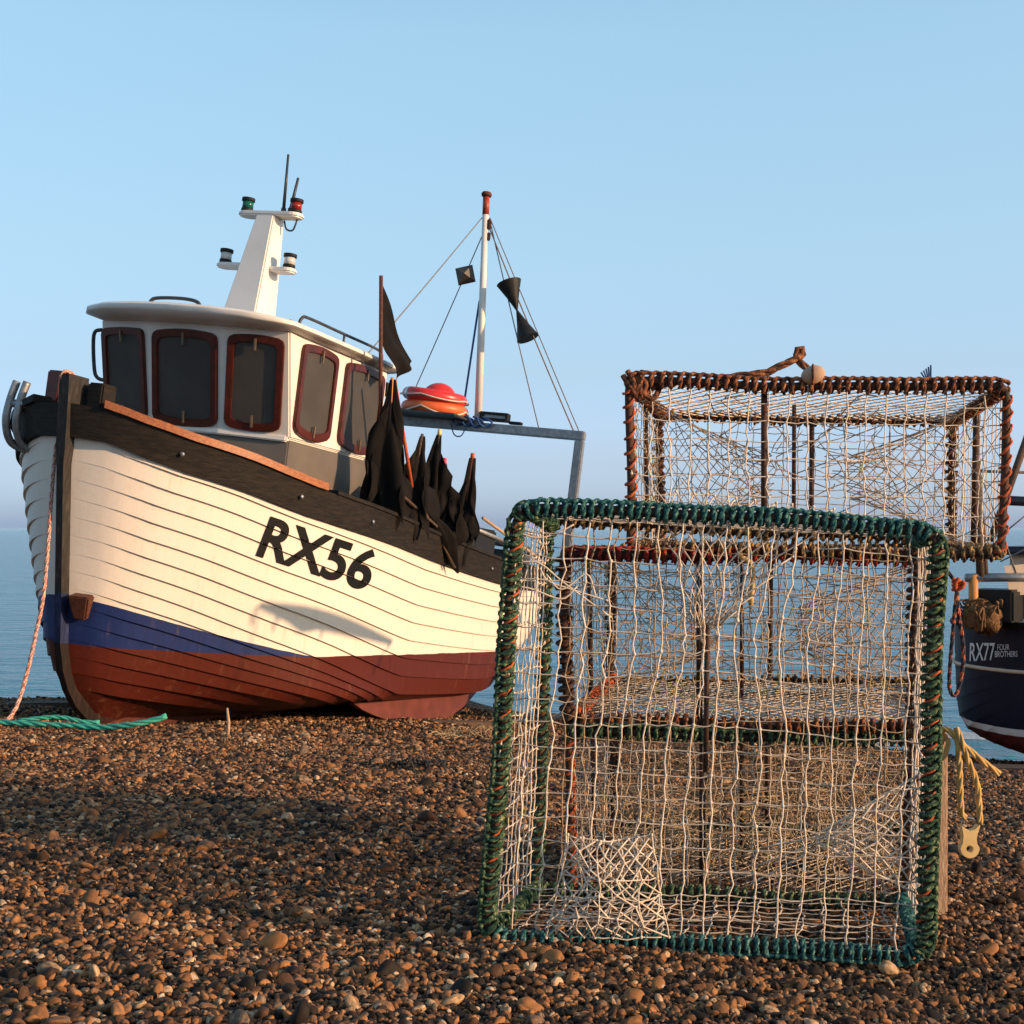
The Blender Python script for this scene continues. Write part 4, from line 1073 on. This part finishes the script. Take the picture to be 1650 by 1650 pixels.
def net_diamond(mb, fn, nu, nv, r1, jit, seed, knots=True):
    """diamond mesh: zig-zag pairs meeting at knots"""
    r = random.Random(seed); nd = {}
    def node(i, j):
        if (i,j) not in nd:
            du = r.gauss(0,jit)/nu if 0 < i < nu else 0; dv = r.gauss(0,jit)/nv if 0 < j < nv else 0
            nd[i,j] = fn(min(1,max(0,i/nu+du)), min(1,max(0,j/nv+dv)))+Vector((0,r.gauss(0,.004),0))
        return nd[i,j]
    for s in range(-nv, nu+1):          # family going right and down
        run = []
        for j in range(nv+1):
            i = s+j
            if 0 <= i <= nu: run.append(node(i,j))
        if len(run) > 1: mb.tube(run, r1, 4)
    for s in range(0, nu+nv+1):
        run = []
        for j in range(nv+1):
            i = s-j
            if 0 <= i <= nu: run.append(node(i,j))
        if len(run) > 1: mb.tube(run, r1, 4)
    if knots:
        for p in nd.values(): mb.ball(p, r1*1.8, 5, 4)
def loose(mb, lo, hi, n, r, seed, ln=.25):
    rr = random.Random(seed)
    for _ in range(n):
        p = Vector([rr.uniform(lo[k], hi[k]) for k in range(3)]); d = Vector((rr.gauss(0,1),rr.gauss(0,.6),rr.gauss(0,.8))).normalized()*ln*rr.uniform(.3,1)
        e = Vector((rr.gauss(0,.03),rr.gauss(0,.03),rr.gauss(0,.03)))
        pts = [p-d*.5, p-d*.2+e, p+d*.2-e, p+d*.5]
        pts = [Vector([min(hi[k],max(lo[k],q[k])) for k in range(3)]) for q in pts]
        mb.tube(spline(pts, 3), r, 4)

TG = 'netted fishing traps standing on the shingle'
def trap(label, cf, cr, rf_, rb_, front_m, rear_m, depth_m, core=.0095, rr=.0056, pitch=.018, seed=0, chains=(True,)*4, bars=(), post_r=.010):
    base = (cf[2]+cf[3]+cr[2]+cr[3])/4; t = thing('fishing_trap', label, 'fishing trap', base, TG); o = Vector(t.location)
    fs = rrect(cf, rf_); rs = rrect(cr, rb_)
    out = [Vector((0,0,1)), Vector((1,0,0)), Vector((0,0,-1)), Vector((-1,0,0))]
    bar = MB()
    for k in range(4):
        pf = wobble(resample(fs[k], .012), .004, seed+k); pr = wobble(resample(rs[k], .015), .004, seed+10+k)
        bar.tube(pf, core, 7); bar.tube(pr, core, 7)
        if front_m[k]:
            th = front_m[k] == 'orange_strand'; m_ = MB(); wrap_rope(m_, pf, core, rr*(.55 if th else 1), pitch*(1.5 if th else 1), seed+k, out[k]-Vector((0,.5,0)) if chains[k] else None); m_.build('rope_binding', M[front_m[k]], t, offset=o)
        if rear_m[k]:
            m_ = MB(); wrap_rope(m_, pr, core, rr, pitch*1.15, seed+20+k, None); m_.build('rope_binding', M[rear_m[k]], t, offset=o)
        a = cf[k].lerp((cf[0]+cf[1]+cf[2]+cf[3])/4, .02); c = cr[k].lerp((cr[0]+cr[1]+cr[2]+cr[3])/4, .02)
        pd = resample([a, c], .02); bar.tube(pd, core*.9, 7)
        if depth_m[k]:
            m_ = MB(); wrap_rope(m_, pd, core, rr*.9, pitch*1.3, seed+40+k, None); m_.build('rope_binding', M[depth_m[k]], t, offset=o)
    bar.build('frame', M['bar'], t, offset=o)
    return t, o

# ---- green trap, standing on its side in front
GY = 2.70
gf = [P(836,812,GY), P(1513,856,GY-.03), P(1486,1537,GY-.03), P(783,1507,GY)]
RY = 3.14
gr = [P(886,838,RY), P(1478,866,RY-.03), P(1462,1452,RY-.03), P(860,1434,RY)]
gt, go_ = trap('large netted trap bound in green rope, standing upright on the shingle in front', gf, gr, .05, .04, ['teal_wrap','green_wrap','teal_wrap','green_wrap'], ['ochre_wrap','bar','green_wrap','green_wrap'], ['green_wrap','teal_wrap','teal_wrap','green_wrap'], seed=100)
# orange under-strand on the uprights
for a, c in ((gf[0], gf[3]), (gf[1], gf[2])):
    m_ = MB()
    pth = resample([a, c], .006); fr = frames(pth)
    m_.tube([p+(fr[i][0]*math.cos(i*.80)+fr[i][1]*math.sin(i*.80))*.0135 for i, p in enumerate(pth)][6:-6], .0026, 5)
    m_.build('orange_lashing', M['orange_strand'], gt, offset=go_)
cg = sum(gf, Vector())/4
inset = lambda c4, k: [p.lerp(sum(c4, Vector())/4, k) for p in c4]
fF = coons(inset(gf, .012))
def gskip(u, v, k):
    if k == 'h' and .34 < u < .72 and v < .27 - abs(u-.50)*.55: return True
    return False
def fG(u, v):
    p = fF(u, v)
    # pulled together below the top middle
    du, dv = u-.49, v-.30
    w = math.exp(-(du*du/.03+dv*dv/.02)); p = p+(fF(.49,.27)-p)*w*.42
    return p
m_, m2_ = MB(), MB(); net_square(m_, fG, 18, 18, .0017, .0014, .045, 1, True, gskip, .0004, m2_)
m_.build('front_net', M['twine'], gt, offset=go_); m2_.build('front_net_cross_lines', M['twine_thin'], gt, offset=go_)
m_ = MB(); net_square(m_, coons(inset([gf[0],gr[0],gr[3],gf[3]], .015)), 10, 18, .0016, .0014, .06, 2); m_.build('side_net', M['twine'], gt, offset=go_)
m_ = MB(); net_square(m_, coons(inset([gf[1],gr[1],gr[2],gf[2]], .015)), 10, 18, .0016, .0014, .06, 3); m_.build('side_net', M['twine'], gt, offset=go_)
m_ = MB(); net_square(m_, coons(inset([gf[3],gf[2],gr[2],gr[3]], .02)), 18, 9, .0015, .0014, .06, 4); m_.build('bottom_net', M['twine_thin'], gt, offset=go_)
m_ = MB(); net_square(m_, coons(inset([gf[0],gf[1],gr[1],gr[0]], .02)), 18, 9, .0015, .0014, .06, 5); m_.build('top_net', M['twine_thin'], gt, offset=go_)
m_ = MB(); net_square(m_, coons(inset(gr, .015)), 17, 17, .0015, .0013, .10, 6); m_.build('rear_net', M['twine_brown'], gt, offset=go_)
# diamond mesh gathered from the top rail to a point, and the two entrances
gY = GY-.012
ap = P(1140,1010,gY+.10)
fV = lambda u, v: P(lerp(1055,1345,u), lerp(806,838,u)-18*(1-v)**3, gY-.01).lerp(ap+Vector((.05*(u-.5),0,0)), v**.9)
m_ = MB(); net_diamond(m_, fV, 9, 6, .0016, .06, 8); m_.build('entrance_funnel', M['twine'], gt, offset=go_)
def fB(u, v):
    x = lerp(lerp(915,1050,u), lerp(880,1078,u), v**1.3); y = lerp(1345+10*math.sin(u*PI), 1510, v); return P(x, y, gY-.015-.04*math.sin(u*PI)*math.sin(v*PI))
m_ = MB(); net_diamond(m_, fB, 7, 7, .0019, .16, 9); net_square(m_, fB, 5, 5, .0016, .0016, .2, 10); m_.build('entrance_funnel', M['twine'], gt, offset=go_)
def fC(u, v):
    s_ = lerp(.10, 1, u); return P(lerp(1318,1478,u), 1345+(v-.5)*190*s_+8*(1-u), gY+.02*(1-u)-.02*math.sin(u*PI))
m_ = MB(); net_diamond(m_, fC, 7, 7, .0018, .08, 11); m_.tube([fC(i/10,0) for i in range(11)], .0022, 5); m_.tube([fC(i/10,1) for i in range(11)], .0022, 5)
for v_ in (.3,.55,.8): m_.tube([fC(.05,v_).lerp(P(1240-40*v_,1330+120*v_,gY+.12), i/6) for i in range(7)], .0015, 4)
m_.build('entrance_funnel', M['twine'], gt, offset=go_)
m_ = MB(); m_.tube([P(1140,1008,gY+.10),P(1137,1244,gY+.10)], .0055, 7); m_.build('spreader_rod', M['bar'], gt, offset=go_)
m_ = MB()
for (pts) in ([(836,858),(862,866),(890,862),(925,845)],[(838,905),(870,908),(910,940),(985,995)],[(838,945),(860,950),(905,965),(930,945)],[(870,915),(882,935),(915,948),(980,968)],[(880,925),(905,950),(945,925),(960,960)]):
    m_.tube(spline([P(u,v,gY+.01) for u,v in pts], 5), .0017, 5)
m_.build('loose_twine', M['twine'], gt, offset=go_)
m_ = MB(); m_.tube(spline([P(1192,895,gY+.25),P(1212,915,gY+.25),P(1210,975,gY+.25)], 6), .006, 6); m_.build('yellow_tie', M['yellow_rope'], gt, offset=go_)

# ---- three traps stacked flat behind
SY0, SY1 = 3.26, 4.15
def flat_trap(label, fl, frr, ztop, zbot, rl_, rr_, seed, mats_f, mats_r, mats_d, front_nu, diag, twf, fill, fillm):
    """fl/frr: front left/right photo x at the front distance; rl_/rr_: at the rear distance; heights relative to the eye"""
    X = lambda u, Y: (u-825)/F*Y
    z1, z0 = EYE+ztop, EYE+zbot
    cf = [Vector((X(fl,SY0),SY0,z1)),Vector((X(frr,SY0),SY0,z1-.02)),Vector((X(frr-6,SY0),SY0,z0-.01)),Vector((X(fl+3,SY0),SY0,z0))]
    cr = [Vector((X(rl_,SY1),SY1,z1-.01)),Vector((X(rr_,SY1),SY1,z1-.03)),Vector((X(rr_-4,SY1),SY1,z0-.01)),Vector((X(rl_+2,SY1),SY1,z0))]
    t, o = trap(label, cf, cr, .03, .03, mats_f, mats_r, mats_d, core=.010, rr=.0058, pitch=.022, seed=seed, chains=(True,False,False,False))
    for p_, q_, r_b in ((cf[0].lerp(cf[1],.36).lerp(cr[0].lerp(cr[1],.36),.04), cf[3].lerp(cf[2],.36).lerp(cr[3].lerp(cr[2],.36),.04), .008),
                       (cf[0].lerp(cf[1],.45).lerp(cr[0].lerp(cr[1],.45),.54), cf[3].lerp(cf[2],.45).lerp(cr[3].lerp(cr[2],.45),.54), .006),
                       (cf[1].lerp(cr[1],.5), cf[2].lerp(cr[2],.5), .009), (cf[0].lerp(cr[0],.5), cf[3].lerp(cr[3],.5), .007),
                       (cr[0].lerp(cr[1],.52), cr[3].lerp(cr[2],.52), .008)):
        bar = MB(); bar.tube([p_, q_], r_b, 7); bar.build('divider_bar', M['bar'], t, offset=o)
    m_ = MB(); net_square(m_, coons(inset(cf,.012)), front_nu, int(front_nu*.48), .0017, .0014, .05, seed+1, True, None, .001); m_.build('front_net', M[twf], t, offset=o)
    m_ = MB(); net_square(m_, coons(inset(cr,.012)), front_nu, int(front_nu*.5), .0014, .0012, .04, seed+2, False); m_.build('rear_net', M['twine_brown'], t, offset=o)
    m_ = MB(); net_square(m_, coons(inset([cf[0],cr[0],cr[3],cf[3]],.015)), 14, 9, .0014, .0012, .04, seed+3, False); m_.build('side_net', M[twf], t, offset=o)
    m_ = MB(); net_square(m_, coons(inset([cf[1],cr[1],cr[2],cf[2]],.015)), 14, 9, .0014, .0012, .04, seed+4, False); m_.build('side_net', M[twf], t, offset=o)
    m_ = MB(); net_diamond(m_, coons(inset([cf[3],cf[2],cr[2],cr[3]],.015)), 22, 16, .0014, .05, seed+5, False); m_.build('bottom_net', M['twine_thin'], t, offset=o)
    m_ = MB(); net_diamond(m_, coons(inset([cf[0],cf[1],cr[1],cr[0]],.015)), 20, 10, .0015, .05, seed+6, False); m_.build('top_net', M['twine'], t, offset=o)
    # inner entrance funnels
    mid = (cf[0]+cf[1]+cf[2]+cf[3]+cr[0]+cr[1]+cr[2]+cr[3])/8
    for k, (q0, q1, q2, q3) in enumerate(((cf[0],cr[0],cr[3],cf[3]),(cf[1],cr[1],cr[2],cf[2]))):
        loop_f = lambda u: [q0,q1,q2,q3][int(u*4) % 4].lerp([q0,q1,q2,q3][(int(u*4)+1) % 4], (u*4) % 1)
        e_ = mid+((q0+q1+q2+q3)/4-mid)*.25
        fn = lambda u, v: loop_f(u*.9999).lerp(e_+Vector((0,.07*math.cos(u*2*PI),.06*math.sin(u*2*PI))), v)
        m_ = MB(); net_diamond(m_, fn, 18, 7, .0013, .08, seed+7+k, False); m_.build('entrance_funnel', M['twine_brown'], t, offset=o)
    m_ = MB(); lo_ = [min(p[k] for p in cf+cr)+.03 for k in range(3)]; hi_ = [max(p[k] for p in cf+cr)-.03 for k in range(3)]
    lo_[0] = max(cf[0].x, cr[0].x)+.02; hi_[0] = min(cf[1].x, cr[1].x)-.02
    loose(m_, lo_, hi_, fill, .0015, seed+9, .3); m_.build('loose_twine', M[fillm], t, offset=o)
    return t, o, cf, cr
ZA, ZBm, ZC, ZD = .352, -.062, -.075, -.470
t3, o3, c3f, c3r = flat_trap('trap bound in rust brown rope, topmost of the stack behind the green one', 1012, 1622, .352, -.052, 1062, 1536, 300,
    ['rusty_wrap','orange_strand','ochre_wrap','orange_strand'], ['rusty_wrap','bar','ochre_wrap','rusty_wrap'], ['rusty_wrap','rusty_wrap','ochre_wrap','ochre_wrap'], 19, True, 'twine', 45, 'twine_brown')
t2_, o2_, c2f, c2r = flat_trap('trap with dark red rope binding, middle one of the stack behind the green one', 908, 1512, -.058, -.462, 982, 1482, 400,
    ['red_wrap','bar','rusty_wrap','bar'], ['ochre_wrap','bar','ochre_wrap','bar'], ['rusty_wrap','rusty_wrap','orange_strand','orange_strand'], 22, True, 'twine_thin', 80, 'twine_brown')
t1_, o1_, c1f, c1r = flat_trap('weed filled trap with green and tan rope, lowest of the stack behind the green one', 916, 1512, -.486, -.905, 985, 1470, 500,
    ['green_wrap',None,'teal_wrap','orange_strand'], ['green_wrap','bar','green_wrap','bar'], ['rusty_wrap','ochre_wrap','green_wrap','rusty_wrap'], 22, True, 'twine_thin', 70, 'weed')
m_ = MB(); p_, q_ = P(1514,1182,3.2), P(1514,1470,3.2); m_.box((p_+q_)/2, (.030,.035,(p_-q_).length)); m_.build('corner_post', M['wood_post'], t1_, False, offset=o1_, bevel=.005)
# dry weed caught in the lowest trap
m_ = MB(); loose(m_, (min(c1f[0].x,c1r[0].x)+.1, SY0+.05, c1f[3].z+.02), (c1f[1].x-.05, SY1-.05, c1f[3].z+.14), 130, .0018, 77, .25)
tag(m_.build('dry_weed', M['weed'], offset=Vector((.4,3.7,0))), 'tangle of dry brown weed lying inside the lowest trap of the stack', 'weed').location = (.4,3.7,0)
# rope with a float on the top trap
ry = SY0+.02
rope('hauling_rope', 'stiff brown rope arching up to a knotted eye above the topmost trap', [P(1150,612,ry),P(1190,606,ry),P(1235,600,ry),P(1262,587,ry),P(1284,578,ry),P(1294,568,ry),P(1290,560,ry),P(1283,567,ry),P(1286,580,ry),P(1298,592,ry),P(1303,600,ry)], .0095, M['rusty_wrap'])
t = thing('toggle_float', 'worn beige egg shaped float tied to the top rail of the topmost trap', 'float', P(1310,604,ry-.03))
mb = MB(); mb.ball((0,0,0), .026, 16, 10, (1.15,.9,.85), (Vector((.9,0,.35)).normalized(),Vector((0,1,0)),Vector((-.35,0,.9)).normalized())); mb.build('float', M['stone_float'], t)
mb = MB(); mb.tube([Vector((math.cos(a)*.006+.0,math.cos(a)*.026,math.sin(a)*.024)) for a in [2*PI*i/20 for i in range(20)]], .003, 6, closed=True); mb.build('tie', M['rusty_wrap'], t)
m_ = MB()
for k in range(5): m_.tube(spline([P(1500,622,ry), P(1492+k*2,612-k,ry-.01), P(1484+k*4,600-3*k,ry-.015)],4), .0022, 5)
tag(m_.build('rope_tuft', M['blue_rope'], offset=P(1500,622,ry)), 'frayed blue rope ends tied on the top rail of the topmost trap', 'rope').location = P(1500,622,ry)
m_ = MB(); mb_r = random.Random(4)
for k in range(7): m_.tube(spline([P(1010+mb_r.uniform(-8,30),600+mb_r.uniform(-4,10),ry-.02), P(1020+mb_r.uniform(-15,30),625+mb_r.uniform(-8,10),ry-.03), P(1035+mb_r.uniform(-20,20),640+mb_r.uniform(-6,10),ry-.02),P(1050+mb_r.uniform(-20,20),612+mb_r.uniform(-6,10),ry-.0)],5), .007, 6)
m_.build('corner_knot', M['rusty_wrap'], t3, offset=o3)
# orange and navy ropes hanging at the right
m_ = MB()
rope('hanging_rope', 'orange and navy flecked rope looped down the right corner of the trap stack', [P(1512,900,3.18),P(1530,925,3.16),P(1541,945,3.15),P(1537,1000,3.15),P(1531,1070,3.15),P(1530,1110,3.15),P(1540,1120,3.15),P(1550,1085,3.15),P(1552,1040,3.15),P(1544,985,3.15),P(1541,940,3.15)], .0048, M['navy_rope'])
t = thing('rope_knot', 'bright orange rope knot hanging beside the right corner of the trap stack', 'rope', P(1543,942,3.12))
mb = MB(); rk = random.Random(8)
for k in range(6): mb.tube(spline([Vector((rk.uniform(-.014,.014),rk.uniform(-.01,.01),rk.uniform(-.015,.015))) for _ in range(4)],5), .0042, 6)
mb.build('knot', M['orange_strand'], t)
# yellow rope and toggle at the right of the green trap
yr = 2.72
rope('tie_rope', 'yellow rope end reaching right from the green trap towards the dark boat', [P(1512,1172,yr),P(1530,1178,yr-.02),P(1552,1200,yr-.03),P(1580,1224,yr-.03),P(1610,1247,yr-.02)], .0065, M['yellow_rope'])
rope('tie_rope', 'two yellow rope falls hanging from the green trap to the ivory toggle', [P(1556,1318,yr-.03),P(1550,1312,yr-.03),P(1548,1290,yr-.03),P(1546,1230,yr-.03),P(1543,1195,yr-.03),P(1541,1172,yr-.02),P(1548,1190,yr-.035),P(1560,1225,yr-.03),P(1574,1262,yr-.03),P(1578,1300,yr-.03),P(1579,1328,yr-.03)], .0060, M['yellow_rope'])
rope('tie_rope', 'small yellow rope loop just right of the green trap, above the wood post', [P(1518,1190,yr-.01),P(1514,1215,yr-.01),P(1518,1222,yr-.02),P(1527,1205,yr-.02),P(1526,1190,yr-.015),P(1516,1180,yr-.0)], .0055, M['yellow_rope'])
t = thing('rope_toggle', 'ivory bone shaped plastic toggle hanging on yellow rope right of the green trap', 'toggle', P(1563,1350,yr-.03))
s_ = yr/F
def R2(x, y): return Vector(((x-1563)*s_, 0, -(y-1350)*s_))
outl = [R2(1549,1330),R2(1556,1336),R2(1563,1339),R2(1571,1336),R2(1578,1328),R2(1580,1331),R2(1576,1342),R2(1574,1352),R2(1575,1360),R2(1579,1367)]+[R2(1563+15.5*math.cos(a),1368+15*math.sin(a)) for a in [i*PI/10 for i in range(0,11)]]+[R2(1547,1367),R2(1551,1358),R2(1552,1346)]
hole = [R2(1562.5+5.2*math.cos(a),1368+5.2*math.sin(a)) for a in [2*PI*i/24 for i in range(24)]]
bm = bmesh.new(); ov = [bm.verts.new(p) for p in outl]; hv = [bm.verts.new(p) for p in hole]
es = [bm.edges.new((ov[i], ov[(i+1)%len(ov)])) for i in range(len(ov))]+[bm.edges.new((hv[i], hv[(i+1)%24])) for i in range(24)]
bmesh.ops.triangle_fill(bm, use_beauty=True, edges=es)
ex_ = bmesh.ops.extrude_face_region(bm, geom=list(bm.faces)); bmesh.ops.translate(bm, vec=(0,.016,0), verts=[g for g in ex_['geom'] if isinstance(g, bmesh.types.BMVert)])
bmesh.ops.recalc_face_normals(bm, faces=bm.faces)
be_ = [e for e in bm.edges if len(e.link_faces) == 2 and e.calc_face_angle(0) > .9]
bmesh.ops.bevel(bm, geom=be_, offset=.003, segments=2, affect='EDGES', clamp_overlap=True)
me = bpy.data.meshes.new('toggle_body'); bm.to_mesh(me); bm.free(); me.materials.append(M['ivory'])
ob = bpy.data.objects.new('toggle_body', me); C.objects.link(ob); ob.parent = t
m_ = MB(); m_.tube([R2(1552+12*math.cos(a)+8, 1327+9*math.sin(a)) for a in [PI+PI*i/10 for i in range(11)]], .0022, 6); m_.build('wire_bail', M['steel'], t)

# ================================================================== small things on the beach
def ground_obj(u, v):
    Y = ray_ground(u, v); x = (u-825)/F*Y; return Vector((x, Y, float(zg(x, Y))))
g0 = ground_obj(366,1190)
m_ = MB(); m_.tube([Vector((0,0,-.05)),Vector((.01,0,.10)),Vector((.0,.0,.19))], [.012,.011,.007], 7); ob = m_.build('wood_stake', M['wood_post']); ob.location = g0; tag(ob, 'thin pale wood stake stuck in the shingle before the red keel', 'stake')
def seaweed(u, v, w, h, seed, label, m='seaweed', n=46, up=.5):
    g = ground_obj(u, v); r = random.Random(seed); mb = MB()
    for _ in range(n):
        x, y = r.gauss(0,w*.4), r.gauss(0,w*.3); a = r.random()*6.28; l = w*r.uniform(.3,.8)
        mb.tube(spline([Vector((x,y,.0)),Vector((x+l*.4*math.cos(a),y+l*.4*math.sin(a),h*r.uniform(.2,1))),Vector((x+l*math.cos(a),y+l*math.sin(a),h*r.uniform(0,up)))],4), r.uniform(.003,.008)*(1 if m == 'seaweed' else .45), 5)
    ob = mb.build('seaweed' if m == 'seaweed' else 'dry_grass', M[m]); ob.location = g; tag(ob, label, 'seaweed' if m == 'seaweed' else 'grass')
seaweed(652,1240,.13,.06,1,'black clump of seaweed on open shingle before the boat')
seaweed(700,1236,.10,.03,2,'flat strip of dark seaweed just right of the black clump')
seaweed(745,1192,.30,.10,3,'sparse dry grass stalks on the shingle left of the green trap','weed',40,.9)
seaweed(590,1186,.22,.03,5,'thin dark wrack line on the shingle under the boat bilge')
def timber(u0, v0, u1, v1, Y0, Y1, hh, wd, label, m='timber'):  # serves the brown skid and two dark beams that stand in for shade
    a, c = P(u0,v0,Y0), P(u1,v1,Y1); o = (a+c)/2; d = (c-a); L_ = d.length; d.normalize(); s = d.cross(Vector((0,0,1))).normalized(); n = s.cross(d)
    mb = MB(); mb.box((0,0,0), (L_,wd,hh), (d,s,n)); ob = mb.build('skid_or_shade_beam', M[m], None, False, bevel=.012); ob.location = o; tag(ob, label, 'timber', 'launching timbers on the beach')
timber(690,1170,800,1172,12.2,12.6,.10,.16,'brown launching timber lying under the stern of the white boat')
timber(-20,1141,118,1139,11.9,12.1,.10,.2,'long dark beam standing in for the boat shadow on the crest behind the bow')  # dark strip modelled where the white boat's shadow falls
timber(1500,1242,1700,1246,11.3,11.0,.10,.22,'dark beam standing in for the shade under the navy boat')  # dark bar put where only shade lies below the second hull

# ================================================================== light, sky, camera
SUN_EL = math.radians(12.5); SX, SYv = .93, -.37
hn = math.hypot(SX, SYv); sdir = Vector((SX/hn*math.cos(SUN_EL), SYv/hn*math.cos(SUN_EL), math.sin(SUN_EL)))
tp = [(422,970),(495,976),(566,1000),(634,1031),(629,1040),(570,1028),(510,1016),(481,1021),(466,1005),(413,979)]  # outline of the hull shadow that the added sheet has to cast
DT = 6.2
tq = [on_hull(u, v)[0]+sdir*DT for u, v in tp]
t = thing('shadow_rack', 'unseen grey tarpaulin on a pole rack, added past the right edge to shadow the hull', 'rack', Vector((tq[3].x, tq[3].y, float(zg(tq[3].x, tq[3].y)))))  # sheet, ties and posts added out of view only to cast the hull shadow
o = Vector(t.location); mb = MB(); mb.prism([p-o for p in tq], sdir*.01); mb.build('tarpaulin', M['deck'], t, False)  # sheet cut to the shadow outline, moved towards the sun
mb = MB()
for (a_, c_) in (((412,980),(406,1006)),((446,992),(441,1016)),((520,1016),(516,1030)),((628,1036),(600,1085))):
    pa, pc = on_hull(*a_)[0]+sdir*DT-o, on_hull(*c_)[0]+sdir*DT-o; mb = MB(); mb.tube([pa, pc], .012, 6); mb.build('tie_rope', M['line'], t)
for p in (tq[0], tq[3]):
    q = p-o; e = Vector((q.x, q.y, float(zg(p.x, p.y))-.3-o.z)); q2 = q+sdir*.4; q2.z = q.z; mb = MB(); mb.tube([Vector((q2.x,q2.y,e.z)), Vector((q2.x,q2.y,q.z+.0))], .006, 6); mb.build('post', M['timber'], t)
hz = MB(); hz.hexa([(-16000,-40,SEA_Z-1.6),(16000,-40,SEA_Z-1.6),(16000,14500,SEA_Z-1.6),(-16000,14500,SEA_Z-1.6)],[(-16000,-40,EYE+3.2),(16000,-40,EYE+3.2),(16000,14500,EYE+3.2),(-16000,14500,EYE+3.2)])
hm = bpy.data.materials.new('sea_air'); hm.use_nodes = True; hn_ = hm.node_tree; hn_.nodes.remove(hn_.nodes['Principled BSDF'])
pv = hn_.nodes.new('ShaderNodeVolumePrincipled'); pv.inputs['Color'].default_value = (.50,.76,1.0,1); pv.inputs['Density'].default_value = .4e-4
hn_.links.new(pv.outputs[0], hn_.nodes['Material Output'].inputs['Volume'])
structure(hz.build('haze', hm, None, False), 'stuff')
sun = bpy.data.lights.new('sun', 'SUN'); sun.energy = 3.5; sun.angle = math.radians(.5); sun.color = (1.0,.635,.365)
so = bpy.data.objects.new('sun', sun); C.objects.link(so); so.rotation_euler = (-sdir).to_track_quat('-Z','Y').to_euler()
w = bpy.data.worlds.new('World'); scene.world = w; w.use_nodes = True; nt = w.node_tree
sky = nt.nodes.new('ShaderNodeTexSky'); sky.sky_type = 'NISHITA'; sky.sun_disc = False; sky.sun_elevation = SUN_EL
sky.sun_rotation = math.atan2(SX, SYv); sky.air_density = 1.0; sky.dust_density = 1.0; sky.ozone_density = 1.5; sky.altitude = 0
bg = nt.nodes['Background']; bg.inputs[1].default_value = .15; 
# the evening air: paler and greyer towards the horizon (by elevation only)
wc = nt.nodes.new('ShaderNodeTexCoord'); wx = nt.nodes.new('ShaderNodeSeparateXYZ'); nt.links.new(wc.outputs['Generated'], wx.inputs[0])
wm = nt.nodes.new('ShaderNodeMath'); wm.operation = 'MULTIPLY'; wm.inputs[1].default_value = 2.0; wm.use_clamp = True; nt.links.new(wx.outputs['Z'], wm.inputs[0])
wr = ramp(nt, wm.outputs[0], [(.0,(.50,.70,1.60)),(.03,(.46,.64,1.34)),(.092,(.46,.545,.96)),(.225,(.55,.58,.73)),(.394,(.72,.74,.76)),(.68,(.94,.98,.90)),(1.0,(.94,.98,.90))])
wt = nt.nodes.new('ShaderNodeMix'); wt.data_type = 'RGBA'; wt.blend_type = 'MULTIPLY'; wt.inputs[0].default_value = 1
wd = nt.nodes.new('ShaderNodeVectorMath'); wd.operation = 'DOT_PRODUCT'; wd.inputs[1].default_value = tuple(sdir); nt.links.new(wc.outputs['Generated'], wd.inputs[0])
wq = nt.nodes.new('ShaderNodeMath'); wq.operation = 'MULTIPLY_ADD'; nt.links.new(wd.outputs['Value'], wq.inputs[0]); nt.links.new(wd.outputs['Value'], wq.inputs[1]); wq.inputs[2].default_value = 1.5
wv = nt.nodes.new('ShaderNodeMath'); wv.operation = 'DIVIDE'; wv.inputs[0].default_value = 1.9; nt.links.new(wq.outputs[0], wv.inputs[1])
we = nt.nodes.new('ShaderNodeVectorMath'); we.operation = 'SCALE'; nt.links.new(sky.outputs[0], we.inputs[0]); nt.links.new(wv.outputs[0], we.inputs['Scale'])
nt.links.new(we.outputs[0], wt.inputs[6]); nt.links.new(wr.outputs[0], wt.inputs[7]); nt.links.new(wt.outputs[2], bg.inputs[0])
cam = bpy.data.cameras.new('camera'); cam.lens = 48; cam.sensor_width = 36; cam.shift_y = 26/1650; cam.clip_end = 30000; cam.clip_start = .05
co = bpy.data.objects.new('camera', cam); C.objects.link(co); co.location = (0,0,EYE); co.rotation_euler = (math.radians(90),0,0)
scene.camera = co
scene.view_settings.view_transform = 'Standard'; scene.view_settings.look = 'None'; scene.view_settings.exposure = EV; scene.view_settings.gamma = 1
